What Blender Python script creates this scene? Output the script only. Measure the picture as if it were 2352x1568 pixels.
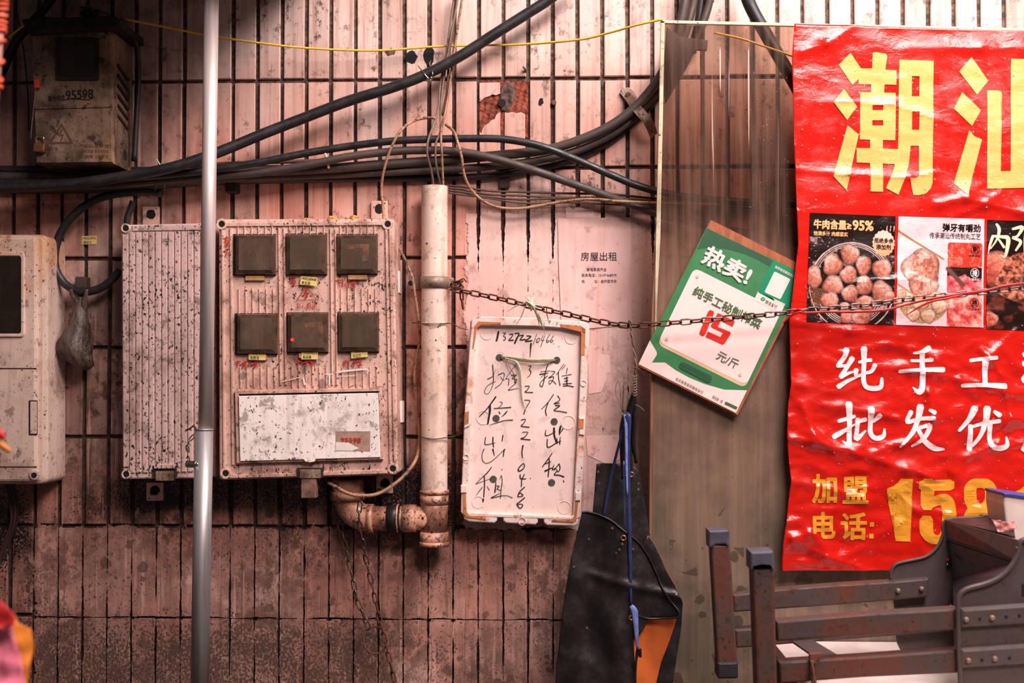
import bpy, bmesh, math, random
import numpy as np
from mathutils import Vector, Matrix, noise as mn

for o in list(bpy.data.objects):
    bpy.data.objects.remove(o, do_unlink=True)
SC = bpy.context.scene
COL = SC.collection
random.seed(7)

# ---------------------------------------------------------------- camera
CAM = Vector((0.105, -3.0, 1.45))
PITCH = math.radians(1.5)
YAW = math.radians(2.0)
FPX = 3000.0
cd = bpy.data.cameras.new('camera')
co = bpy.data.objects.new('camera', cd)
COL.objects.link(co)
co.location = CAM
co.rotation_euler = (math.pi / 2 + PITCH, 0, YAW)
cd.sensor_width = 36.0
cd.lens = FPX / 2352.0 * 36.0
cd.clip_start = 0.05
cd.dof.use_dof = True
cd.dof.focus_distance = 2.9
cd.dof.aperture_fstop = 4.5
SC.camera = co

# ---------------------------------------------------------------- world, light, exposure
w = bpy.data.worlds.new('world')
SC.world = w
w.use_nodes = True
w.node_tree.nodes['Background'].inputs[0].default_value = (0.95, 0.80, 0.76, 1)
w.node_tree.nodes['Background'].inputs[1].default_value = 0.085
SC.view_settings.view_transform = 'Standard'
SC.view_settings.look = 'None'
SC.view_settings.gamma = 1.0
SC.view_settings.use_curve_mapping = False
SC.view_settings.exposure = 0.0
SC.cycles.max_bounces = 6
SC.cycles.transparent_max_bounces = 12


def area(name, loc, target, sx, sy, power, col):
    l = bpy.data.lights.new(name, 'AREA')
    l.shape = 'RECTANGLE'
    l.size, l.size_y = sx, sy
    l.energy = power
    l.color = col
    o = bpy.data.objects.new(name, l)
    COL.objects.link(o)
    o.location = loc
    o.rotation_euler = (Vector(target) - Vector(loc)).to_track_quat('-Z', 'Y').to_euler()
    return o


# open sky over the lane, above and to the right of the wall
area('sky_gap_light', (1.15, -1.2, 3.5), (0.40, 0.0, 1.75), 1.2, 0.6, 92, (1.0, 0.90, 0.87))
# daylight from the lane behind the camera
area('lane_light', (1.25, -3.0, 3.8), (0.1, 0.0, 1.2), 1.5, 0.9, 126, (1.0, 0.84, 0.79))
bl = bpy.data.lights.new('stall_bulb', 'POINT')
bl.energy = 9
bl.shadow_soft_size = 0.04
bl.color = (1.0, 0.86, 0.76)
bo = bpy.data.objects.new('stall_bulb', bl)
COL.objects.link(bo)
bo.location = (1.75, -1.9, 2.5)

# ---------------------------------------------------------------- geometry helpers
_F0 = Vector((-math.sin(YAW), math.cos(YAW), 0))
_R = Vector((math.cos(YAW), math.sin(YAW), 0))
_F = _F0 * math.cos(PITCH) + Vector((0, 0, math.sin(PITCH)))
_U = Vector((0, 0, math.cos(PITCH))) - _F0 * math.sin(PITCH)


def P(px, py, y=0.0):
    """photograph pixel -> point of the vertical plane at depth y"""
    d = _F + _R * ((px - 1176.0) / FPX) + _U * ((784.0 - py) / FPX)
    return CAM + d * ((y - CAM.y) / d.y)


def S(y):
    return (y - CAM.y) / FPX     # metres per pixel at depth y


def lk(o, parent=None):
    COL.objects.link(o)
    if parent is not None:
        o.parent = parent
    return o


def me_obj(name, verts, faces, mat=None, parent=None, smooth=False):
    me = bpy.data.meshes.new(name)
    me.from_pydata([tuple(v) for v in verts], [], faces)
    me.update()
    if mat:
        me.materials.append(mat)
    if smooth:
        me.polygons.foreach_set('use_smooth', [True] * len(me.polygons))
    return lk(bpy.data.objects.new(name, me), parent)


def tag(o, label=None, cat=None, group=None, kind=None):
    if label:
        o['label'] = label
    if cat:
        o['category'] = cat
    if group:
        o['group'] = group
    if kind:
        o['kind'] = kind
    return o


def thing(name, label, cat, loc=(0, 0, 0), group=None):
    o = bpy.data.objects.new(name, None)
    o.empty_display_size = 0.05
    COL.objects.link(o)
    tag(o, label, cat, group)
    return o


def cat_rom(pts, n=6):
    pts = [Vector(p) for p in pts]
    if len(pts) < 3:
        return [pts[0].lerp(pts[1], i / n) for i in range(n + 1)]
    out = []
    ext = [pts[0] * 2 - pts[1]] + pts + [pts[-1] * 2 - pts[-2]]
    for i in range(1, len(ext) - 2):
        a, b, c, d = ext[i - 1:i + 3]
        for k in range(n):
            t = k / n
            out.append(0.5 * ((2 * b) + (c - a) * t + (2 * a - 5 * b + 4 * c - d) * t * t + (3 * b - a - 3 * c + d) * t ** 3))
    out.append(pts[-1])
    return out


def tube_geo(pts, r, sides=8, closed=False, cap=True, flat=1.0):
    """r number or list; returns verts, faces"""
    pts = [Vector(p) for p in pts]
    n = len(pts)
    rr = r if isinstance(r, (list, tuple)) else [r] * n
    V, F = [], []
    up = None
    for i in range(n):
        if closed:
            t = pts[(i + 1) % n] - pts[i - 1]
        else:
            t = pts[min(i + 1, n - 1)] - pts[max(i - 1, 0)]
        if t.length < 1e-9:
            t = Vector((0, 0, 1))
        t.normalize()
        if up is None:
            ref = Vector((0, 1, 0)) if abs(t.y) < 0.9 else Vector((1, 0, 0))
            up = (ref - t * ref.dot(t)).normalized()
        else:
            up = (up - t * up.dot(t)).normalized()
        s = t.cross(up)
        for k in range(sides):
            a = 2 * math.pi * k / sides
            V.append(pts[i] + (up * math.cos(a) * flat + s * math.sin(a)) * rr[i])
    m = n if closed else n - 1
    for i in range(m):
        j = (i + 1) % n
        for k in range(sides):
            k2 = (k + 1) % sides
            F.append((i * sides + k, i * sides + k2, j * sides + k2, j * sides + k))
    if cap and not closed:
        F.append(tuple(range(sides))[::-1])
        F.append(tuple((n - 1) * sides + k for k in range(sides)))
    return V, F


def merge(parts):
    V, F = [], []
    for v, f in parts:
        b = len(V)
        V += v
        F += [tuple(i + b for i in q) for q in f]
    return V, F


def tube(name, pts, r, mat, parent=None, sides=8, smooth=6, closed=False, flat=1.0):
    if smooth:
        pp = cat_rom(pts, smooth)
        if isinstance(r, (list, tuple)):
            rr = []
            for i in range(len(pts) - 1):
                rr += [r[i] + (r[i + 1] - r[i]) * k / smooth for k in range(smooth)]
            rr.append(r[-1])
            r = rr
    else:
        pp = pts
    v, f = tube_geo(pp, r, sides, closed, flat=flat)
    return me_obj(name, v, f, mat, parent, True)


def poly_offset(pts, d):
    """inward offset of a polygon (2-D tuples, any winding)"""
    n = len(pts)
    ar = sum(pts[i][0] * pts[(i + 1) % n][1] - pts[(i + 1) % n][0] * pts[i][1] for i in range(n))
    sg = 1 if ar > 0 else -1
    out = []
    for i in range(n):
        a, b, c = Vector(pts[i - 1]), Vector(pts[i]), Vector(pts[(i + 1) % n])
        e1, e2 = (b - a), (c - b)
        if e1.length < 1e-12 or e2.length < 1e-12:
            out.append(tuple(b))
            continue
        e1.normalize()
        e2.normalize()
        n1, n2 = Vector((-e1.y, e1.x)) * sg, Vector((-e2.y, e2.x)) * sg
        m = n1 + n2
        den = 1 + n1.dot(n2)
        m = m / den if den > 0.25 else n1
        out.append((b.x + m.x * d, b.y + m.y * d))
    return out


def prism_geo(pts, yf, yb, ch=0.0, plane=None, back=True):
    """pts pixel outline read at depth `plane` (default yf); extruded from yf to yb; front chamfer ch (m)"""
    pl = yf if plane is None else plane
    w2 = [(P(x, y, pl).x, P(x, y, pl).z) for x, y in pts]
    ar = sum(w2[i][0] * w2[(i + 1) % len(w2)][1] - w2[(i + 1) % len(w2)][0] * w2[i][1] for i in range(len(w2)))
    if ar < 0:
        w2 = w2[::-1]
    n = len(w2)
    V, F = [], []
    rings = []
    if ch > 0:
        rings.append([(x, yf, z) for x, z in poly_offset(w2, ch)])
        rings.append([(x, yf + ch * 0.3, z) for x, z in poly_offset(w2, ch * 0.3)])
        rings.append([(x, yf + ch, z) for x, z in w2])
    else:
        rings.append([(x, yf, z) for x, z in w2])
    rings.append([(x, yb, z) for x, z in w2])
    for r in rings:
        V += [Vector(v) for v in r]
    F.append(tuple(range(n)))
    for k in range(len(rings) - 1):
        for i in range(n):
            j = (i + 1) % n
            F.append((k * n + i, (k + 1) * n + i, (k + 1) * n + j, k * n + j))
    if back:
        b = (len(rings) - 1) * n
        F.append(tuple(b + i for i in range(n))[::-1])
    return V, F


def prism(name, pts, yf, yb, mat, parent=None, ch=0.0, plane=None, smooth=False):
    v, f = prism_geo(pts, yf, yb, ch, plane)
    return me_obj(name, v, f, mat, parent, smooth)


def rect(x0, y0, x1, y1):
    return [(x0, y0), (x1, y0), (x1, y1), (x0, y1)]


def rrect(x0, y0, x1, y1, r, n=4):
    out = []
    for cx, cy, a0 in ((x1 - r, y1 - r, 0), (x0 + r, y1 - r, 90), (x0 + r, y0 + r, 180), (x1 - r, y0 + r, 270)):
        for k in range(n + 1):
            a = math.radians(a0 + 90 * k / n)
            out.append((cx + r * math.cos(a), cy + r * math.sin(a)))
    return out


def circ(cx, cy, r, n=16, ry=None):
    ry = ry or r
    return [(cx + r * math.cos(2 * math.pi * k / n), cy + ry * math.sin(2 * math.pi * k / n)) for k in range(n)]


def quadmap(q):
    """q = TL, TR, BR, BL pixels; returns f(u, v)"""
    (x0, y0), (x1, y1), (x2, y2), (x3, y3) = q

    def f(u, v):
        return ((x0 * (1 - u) + x1 * u) * (1 - v) + (x3 * (1 - u) + x2 * u) * v,
                (y0 * (1 - u) + y1 * u) * (1 - v) + (y3 * (1 - u) + y2 * u) * v)
    return f


def frame_geo(outer, inner, yf, yb, ch=0.0):
    """ring between two outlines with the same number of points"""
    V, F = [], []
    n = len(outer)

    def w(pts, y, pl):
        return [Vector((P(a, b, pl).x, y, P(a, b, pl).z)) for a, b in pts]
    a = poly_offset(outer, ch)
    b = poly_offset(inner, -ch)
    rings = [w(outer, yb, yf), w(outer, yf + ch * S(0), yf), w(a, yf, yf), w(b, yf, yf), w(inner, yf + ch * S(0), yf), w(inner, yb, yf)]
    for r in rings:
        V += r
    for k in range(5):
        for i in range(n):
            j = (i + 1) % n
            F.append((k * n + i, k * n + j, (k + 1) * n + j, (k + 1) * n + i))
    return V, F


def fix_normals(o):
    bm = bmesh.new()
    bm.from_mesh(o.data)
    bmesh.ops.recalc_face_normals(bm, faces=bm.faces)
    bm.to_mesh(o.data)
    bm.free()
    return o


# flat marks -------------------------------------------------------------
def ribbon(strokes, k=1.0):
    """strokes: lists of (x, y, w); returns 2-D polys (verts, faces) in px"""
    V, F = [], []
    for st in strokes:
        pts = cat_rom([Vector((a[0], a[1], a[2])) for a in st], 5) if len(st) > 2 else [Vector(a) for a in st]
        n = len(pts)
        b = len(V)
        L = []
        for i, p in enumerate(pts):
            t = pts[min(i + 1, n - 1)] - pts[max(i - 1, 0)]
            t = Vector((t.x, t.y))
            if t.length < 1e-9:
                t = Vector((1, 0))
            t.normalize()
            nn = Vector((-t.y, t.x)) * max(p.z, 0.2) * 0.5 * k
            if i == 0:
                L.append((p.x - t.x * p.z * .35, p.y - t.y * p.z * .35, nn * .6))
            L.append((p.x, p.y, nn))
            if i == n - 1:
                L.append((p.x + t.x * p.z * .35, p.y + t.y * p.z * .35, nn * .6))
        zz = len(F) and (strokes.index(st) * .00003)
        for (x, y, nn) in L:
            V.append((x + nn.x, y + nn.y, zz))
            V.append((x - nn.x, y - nn.y, zz))
        for i in range(len(L) - 1):
            F.append((b + 2 * i, b + 2 * i + 1, b + 2 * i + 3, b + 2 * i + 2))
    return V, F


def flat2d(name, V2, F, fn, mat, parent, cell=0):
    """2-D pixel polygons -> surface through fn(px, py); cell>0 cuts along a grid first"""
    bm = bmesh.new()
    vs = [bm.verts.new((a[0], a[1], a[2] if len(a) > 2 else 0)) for a in V2]
    for f in F:
        if len(set(f)) > 2:
            try:
                bm.faces.new([vs[i] for i in f])
            except ValueError:
                pass
    if cell:
        bmesh.ops.triangulate(bm, faces=[f for f in bm.faces if len(f.verts) > 4])
        xs = [v.co.x for v in bm.verts]
        ys = [v.co.y for v in bm.verts]
        for lo, hi, nrm in ((min(xs), max(xs), (1, 0, 0)), (min(ys), max(ys), (0, 1, 0))):
            k = math.ceil(lo / cell)
            while k * cell < hi:
                c = (k * cell, 0, 0) if nrm[0] else (0, k * cell, 0)
                bmesh.ops.bisect_plane(bm, geom=bm.verts[:] + bm.edges[:] + bm.faces[:], plane_co=c, plane_no=nrm)
                k += 1
    for v in bm.verts:
        zz = v.co.z
        v.co = fn(v.co.x, v.co.y)
        v.co.y -= zz
    bmesh.ops.recalc_face_normals(bm, faces=bm.faces)
    for f in bm.faces:
        if f.normal.y > 0:
            f.normal_flip()
    me = bpy.data.meshes.new(name)
    bm.to_mesh(me)
    bm.free()
    me.materials.append(mat)
    return lk(bpy.data.objects.new(name, me), parent)


_glyphs = {}


def glyph(body, bold=0.0):
    key = (body, bold)
    if key in _glyphs:
        return _glyphs[key]
    cu = bpy.data.curves.new('t', 'FONT')
    cu.body = body
    cu.resolution_u = 3
    cu.fill_mode = 'FRONT'
    o = bpy.data.objects.new('t', cu)
    COL.objects.link(o)
    bpy.context.view_layer.update()
    dg = bpy.context.evaluated_depsgraph_get()
    me = bpy.data.meshes.new_from_object(o.evaluated_get(dg))
    V = [(v.co.x, v.co.y) for v in me.vertices]
    F = [tuple(p.vertices) for p in me.polygons]
    bpy.data.objects.remove(o, do_unlink=True)
    bpy.data.curves.remove(cu)
    bpy.data.meshes.remove(me)
    _glyphs[key] = (V, F)
    return V, F


def text_geo(body, q, bold=0.0):
    if len(q) == 4 and not isinstance(q[0], (tuple, list)):
        x0, y0, x1, y1 = q
        q = [(x0, y0), (x1, y0), (x1, y1), (x0, y1)]
    V, F = glyph(body, bold)
    f = quadmap(q)
    if not V:
        return [], []
    mx, Mx = min(v[0] for v in V), max(v[0] for v in V)
    my, My = min(v[1] for v in V), max(v[1] for v in V)
    if bold:
        V2, F2 = [], []
        n = 8 if bold > .012 else 4
        for k in range(n):
            a = 2 * math.pi * (k + .5) / n
            b = len(V2)
            V2 += [(x + bold * math.cos(a), y + bold * math.sin(a), k * .00002) for x, y in V]
            F2 += [tuple(i + b for i in q_) for q_ in F]
        V, F = V2, F2
        mx, Mx, my, My = mx - bold, Mx + bold, my - bold, My + bold
    dx, dy = max(Mx - mx, 1e-6), max(My - my, 1e-6)
    return [tuple(f((v[0] - mx) / dx, (My - v[1]) / dy)) + ((v[2],) if len(v) > 2 else (0,)) for v in V], F


def text(body, q, y, mat, parent, bold=0.0, name='lettering', fn=None, cell=0):
    V, F = text_geo(body, q, bold)
    return flat2d(name, V, F, fn or (lambda a, b: P(a, b, y)), mat, parent, cell)


def marks(name, strokes, y, mat, parent, fn=None, k=1.0, cell=0):
    V, F = ribbon(strokes, k)
    return flat2d(name, V, F, fn or (lambda a, b: P(a, b, y)), mat, parent, cell)


def polys(name, plist, y, mat, parent, fn=None, cell=0):
    V, F = [], []
    for p in plist:
        b = len(V)
        V += [(q[0], q[1], len(F) * .00003) for q in p]
        F.append(tuple(range(b, b + len(p))))
    return flat2d(name, V, F, fn or (lambda a, b: P(a, b, y)), mat, parent, cell)


# ---------------------------------------------------------------- materials
def s2l(c):
    return tuple(((v / 255) / 12.92 if v / 255 < 0.04045 else ((v / 255 + 0.055) / 1.055) ** 2.4) for v in c) + (1,)


class G:
    def __init__(s, name):
        s.m = bpy.data.materials.new(name)
        s.m.use_nodes = True
        s.nt = s.m.node_tree
        s.b = s.nt.nodes['Principled BSDF']
        s.out = s.nt.nodes['Material Output']
        g = s.n('ShaderNodeNewGeometry')
        s.pos = g.outputs['Position']
        s._sep = None

    def n(s, t, **kw):
        x = s.nt.nodes.new(t)
        for k, v in kw.items():
            setattr(x, k, v)
        return x

    def l(s, a, b):
        s.nt.links.new(a, b)

    def put(s, sock, v):
        if hasattr(v, 'is_output'):
            s.l(v, sock)
        else:
            sock.default_value = v

    def xyz(s):
        if s._sep is None:
            q = s.n('ShaderNodeSeparateXYZ')
            s.l(s.pos, q.inputs[0])
            s._sep = q.outputs
        return s._sep

    def math(s, op, a, b=0.0, c=0.0, clamp=False):
        q = s.n('ShaderNodeMath', operation=op)
        q.use_clamp = clamp
        s.put(q.inputs[0], a)
        s.put(q.inputs[1], b)
        if op in ('SMOOTH_MIN', 'MULTIPLY_ADD', 'WRAP'):
            s.put(q.inputs[2], c)
        return q.outputs[0]

    def vec(s, st=(1, 1, 1), off=(0, 0, 0)):
        q = s.n('ShaderNodeMapping')
        q.inputs['Scale'].default_value = st
        q.inputs['Location'].default_value = off
        s.l(s.pos, q.inputs['Vector'])
        return q.outputs[0]

    def noise(s, scale, st=(1, 1, 1), det=4, rough=0.6, off=(0, 0, 0), dist=0.0):
        q = s.n('ShaderNodeTexNoise')
        s.l(s.vec(st, off), q.inputs['Vector'])
        q.inputs['Scale'].default_value = scale
        q.inputs['Detail'].default_value = det
        q.inputs['Roughness'].default_value = rough
        q.inputs['Distortion'].default_value = dist
        return q.outputs[0]

    def voro(s, scale, st=(1, 1, 1), feat='F1', off=(0, 0, 0), out=0):
        q = s.n('ShaderNodeTexVoronoi', feature=feat)
        s.l(s.vec(st, off), q.inputs['Vector'])
        q.inputs['Scale'].default_value = scale
        return q.outputs[out]

    def rng(s, v, lo, hi, a=0.0, b=1.0, smooth=True):
        q = s.n('ShaderNodeMapRange')
        if smooth:
            q.interpolation_type = 'SMOOTHSTEP'
        s.put(q.inputs[0], v)
        s.put(q.inputs[1], lo)
        s.put(q.inputs[2], hi)
        q.inputs[3].default_value = a
        q.inputs[4].default_value = b
        return q.outputs[0]

    def mix(s, f, a, b, mode='MIX'):
        q = s.n('ShaderNodeMix', data_type='RGBA', blend_type=mode)
        s.put(q.inputs[0], f)
        s.put(q.inputs[6], a)
        s.put(q.inputs[7], b)
        return q.outputs[2]

    def box(s, x0, y0, x1, y1, soft=0.03):
        """soft mask of a photo rectangle on the wall plane"""
        a, b = P(x0, y1), P(x1, y0)
        X, Y, Z = s.xyz()[0], s.xyz()[1], s.xyz()[2]
        m = s.math('MULTIPLY', s.rng(X, a.x - soft, a.x + soft), s.rng(X, b.x - soft, b.x + soft, 1, 0))
        m = s.math('MULTIPLY', m, s.rng(Z, a.z - soft, a.z + soft))
        return s.math('MULTIPLY', m, s.rng(Z, b.z - soft, b.z + soft, 1, 0))

    def bump(s, h, strength=0.3, dist=0.002):
        q = s.n('ShaderNodeBump')
        q.inputs['Strength'].default_value = strength
        q.inputs['Distance'].default_value = dist
        s.put(q.inputs['Height'], h)
        s.l(q.outputs[0], s.b.inputs['Normal'])

    def fin(s, col, rough=0.5, metal=0.0, spec=None, coat=None):
        s.put(s.b.inputs['Base Color'], col)
        s.put(s.b.inputs['Roughness'], rough)
        s.put(s.b.inputs['Metallic'], metal)
        if spec is not None:
            s.b.inputs['Specular IOR Level'].default_value = spec
        if coat is not None:
            s.b.inputs['Coat Weight'].default_value = coat
            s.b.inputs['Coat Roughness'].default_value = 0.06
        return s.m


_mc = {}


def plain(name, col, rough=0.5, metal=0.0, var=0.12, scale=40, bump=0.0, spec=None, coat=None, st=(1, 1, 1)):
    if name in _mc:
        return _mc[name]
    g = G(name)
    c = s2l(col)
    d = tuple(v * (1 - var * 2.2) for v in c[:3]) + (1,)
    nz = g.noise(scale, st)
    cc = g.mix(g.rng(nz, 0.35, 0.7), c, d)
    if bump:
        g.bump(nz, bump, 0.003)
    _mc[name] = g.fin(cc, rough, metal, spec, coat)
    return _mc[name]


def grimy(name, base, rough=0.5, metal=0.0, stain=(95, 62, 45), stain_amt=0.5, speck=0.5, streak=0.3, black=(28, 18, 14),
          speck_sc=150, st_lo=0.48, st_hi=0.68, bump=0.15, seed=0.0, rand=0.0, yellow=None, sharp=0.03):
    """painted or plastic surface with stains, streaks and black specks"""
    g = G(name)
    off = (seed, seed * 1.7, seed * 0.6)
    c = s2l(base)
    col = g.mix(g.rng(g.noise(6, off=off, det=3), 0.3, 0.7), c, tuple(v * 0.86 for v in c[:3]) + (1,))
    if yellow:
        col = g.mix(g.rng(g.math('ADD', g.noise(4, off=(seed + 5, 0, 0), det=4), g.rng(g.xyz()[2], 1.5, 1.75, -.12, .06)), 0.45, 0.62), col, s2l(yellow))
    sk = g.noise(45, (1, 1, 0.06), 4, 0.6, off)
    col = g.mix(g.math('MULTIPLY', g.rng(sk, 0.48, 0.7), streak), col, s2l(stain))
    sn = g.noise(11, (1, 1, 0.8), 9, 0.68, off)
    col = g.mix(g.math('MULTIPLY', g.rng(sn, st_lo, st_hi), stain_amt), col, s2l(stain))
    sn2 = g.noise(30, (1, 1, 1), 8, 0.7, (seed + 9, 0, 3))
    col = g.mix(g.math('MULTIPLY', g.rng(sn2, 0.56, 0.63), stain_amt), col, s2l(tuple(v * 0.7 for v in stain)))
    sp = g.noise(speck_sc, (1, 1, 0.8), 5, 0.7, off)
    th = 0.70 - 0.12 * speck
    reg = g.math('MULTIPLY', g.rng(g.noise(7, off=(seed, 4, 2), det=5), 0.35, 0.65), 0.05)
    m = g.rng(g.math('ADD', sp, reg), th, th + sharp)
    col = g.mix(m, col, s2l(black))
    if rand:
        oi = g.n('ShaderNodeObjectInfo')
        hs = g.n('ShaderNodeHueSaturation')
        g.l(col, hs.inputs['Color'])
        g.put(hs.inputs['Value'], g.math('MULTIPLY_ADD', oi.outputs['Random'], rand, 1 - rand * .5))
        col = hs.outputs[0]
    if bump:
        g.bump(g.math('ADD', sn, g.math('MULTIPLY', sp, 0.5)), bump, 0.002)
    r = g.rng(sn2, 0.4, 0.65, rough, min(rough + 0.25, 1))
    return g.fin(col, r, metal)

# ---------------------------------------------------------------- material set
M = {}


def build_tile_mat(name, paint=False):
    g = G(name)
    Z = g.xyz()[2]
    base = s2l((214, 186, 178))
    col = g.mix(g.rng(g.noise(5, det=4), 0.35, 0.65), base, s2l((206, 168, 156)))
    # noisy orange tone, fading out towards the top of the wall
    orange = g.math('MULTIPLY', g.rng(Z, 2.25, 1.95), g.rng(g.noise(3.2, (1, 1, 0.6), 5, 0.6, (3, 0, 1)), 0.3, 0.6))
    col = g.mix(g.math('MULTIPLY', orange, 0.75), col, s2l((196, 118, 96)))
    st = g.noise(60, (1, 1, 0.05), 5, 0.65)
    col = g.mix(g.math('MULTIPLY', g.rng(st, 0.45, 0.72), 0.55), col, s2l((128, 84, 66)))
    big = g.noise(9, (1, 1, 0.7), 8, 0.7, (1, 2, 3))
    grime_left_dark = g.rng(Z, 1.75, 1.05, 0.0, 0.24)
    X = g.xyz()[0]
    grime_left_dark = g.math('ADD', grime_left_dark, g.math('MULTIPLY', g.rng(X, -.40, -.95, 0.0, 0.20), g.rng(Z, 1.05, 1.4)))  # low grime, plus patchy darkening towards the left above the wall foot
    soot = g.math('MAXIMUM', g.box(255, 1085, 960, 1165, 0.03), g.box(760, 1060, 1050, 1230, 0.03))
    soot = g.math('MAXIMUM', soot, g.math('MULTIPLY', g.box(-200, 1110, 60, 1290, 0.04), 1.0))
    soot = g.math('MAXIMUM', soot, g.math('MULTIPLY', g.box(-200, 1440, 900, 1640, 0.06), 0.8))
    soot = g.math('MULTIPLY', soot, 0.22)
    bg = g.math('ADD', g.math('ADD', big, grime_left_dark), soot)
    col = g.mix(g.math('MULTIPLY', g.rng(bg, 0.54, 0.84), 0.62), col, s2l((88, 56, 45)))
    lowz = g.rng(Z, 1.85, 1.15)
    gate = g.rng(g.noise(5, det=5, rough=.65, off=(9, 2, 4)), .36, .62)
    mott = g.math('ADD', g.noise(30, (1, 1, .8), 9, .78, (3, 3, 8)), g.math('MULTIPLY', g.math('ADD', g.math('MULTIPLY', lowz, .7), soot), .12))
    col = g.mix(g.math('MULTIPLY', g.math('MULTIPLY', g.rng(mott, .53, .61), gate), .9), col, s2l((66, 42, 34)))
    drip = g.math('MULTIPLY', g.rng(g.noise(95, (1, 1, .03), 4, .6, (1, 9, 1)), .55, .66), g.math('MULTIPLY_ADD', lowz, .5, .15))
    col = g.mix(drip, col, s2l((84, 50, 40)))
    pale = g.math('MULTIPLY', g.rng(g.noise(70, (1, 1, .04), 3, .6, (5, 5, 1)), .58, .68), .45)
    col = g.mix(pale, col, s2l((226, 178, 164)))
    brown = g.noise(24, (1, 1, 1), 7, 0.72, (7, 1, 0))
    col = g.mix(g.math('MULTIPLY', g.rng(brown, 0.60, 0.66), 0.6), col, s2l((120, 74, 54)))
    # dark mould spots, denser low on the wall
    v = g.voro(34, off=(2, 0, 1))
    r = g.voro(34, off=(2, 0, 1), out=1)
    rs = g.n('ShaderNodeSeparateColor')
    g.l(r, rs.inputs[0])
    rad = g.math('MULTIPLY', g.math('POWER', rs.outputs[0], 3.0), g.rng(Z, 1.9, 1.05, 0.05, 0.50))
    wob = g.math('ADD', v, g.math('MULTIPLY', g.math('SUBTRACT', g.noise(70, det=6, rough=.75), 0.5), 1.1))
    spot = g.math('MULTIPLY', g.rng(g.math('SUBTRACT', rad, wob), 0.0, 0.10), 0.78)
    col = g.mix(spot, col, s2l((46, 32, 27)))
    sp = g.noise(190, (1, 1, 0.8), 4, 0.7)
    sp = g.math('ADD', sp, g.math('MULTIPLY', g.rng(Z, 1.75, 1.05, 0.0, 0.17), 0.8))
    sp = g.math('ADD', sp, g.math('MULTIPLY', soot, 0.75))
    sp = g.math('ADD', sp, g.math('MULTIPLY', g.math('SUBTRACT', g.noise(9, det=6, rough=.7, off=(0, 5, 0)), 0.5), 0.45))
    col = g.mix(g.rng(sp, 0.735, 0.76), col, s2l((22, 15, 13)))
    if not paint:
        oi = g.n('ShaderNodeObjectInfo')
        hs = g.n('ShaderNodeHueSaturation')
        g.l(col, hs.inputs['Color'])
        g.put(hs.inputs['Value'], g.math('MULTIPLY_ADD', oi.outputs['Random'], 0.26, 0.84))
        col = hs.outputs[0]
    g.bump(g.math('ADD', g.math('MULTIPLY', st, 0.5), big), 0.25, 0.0012)
    return g, col


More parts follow.
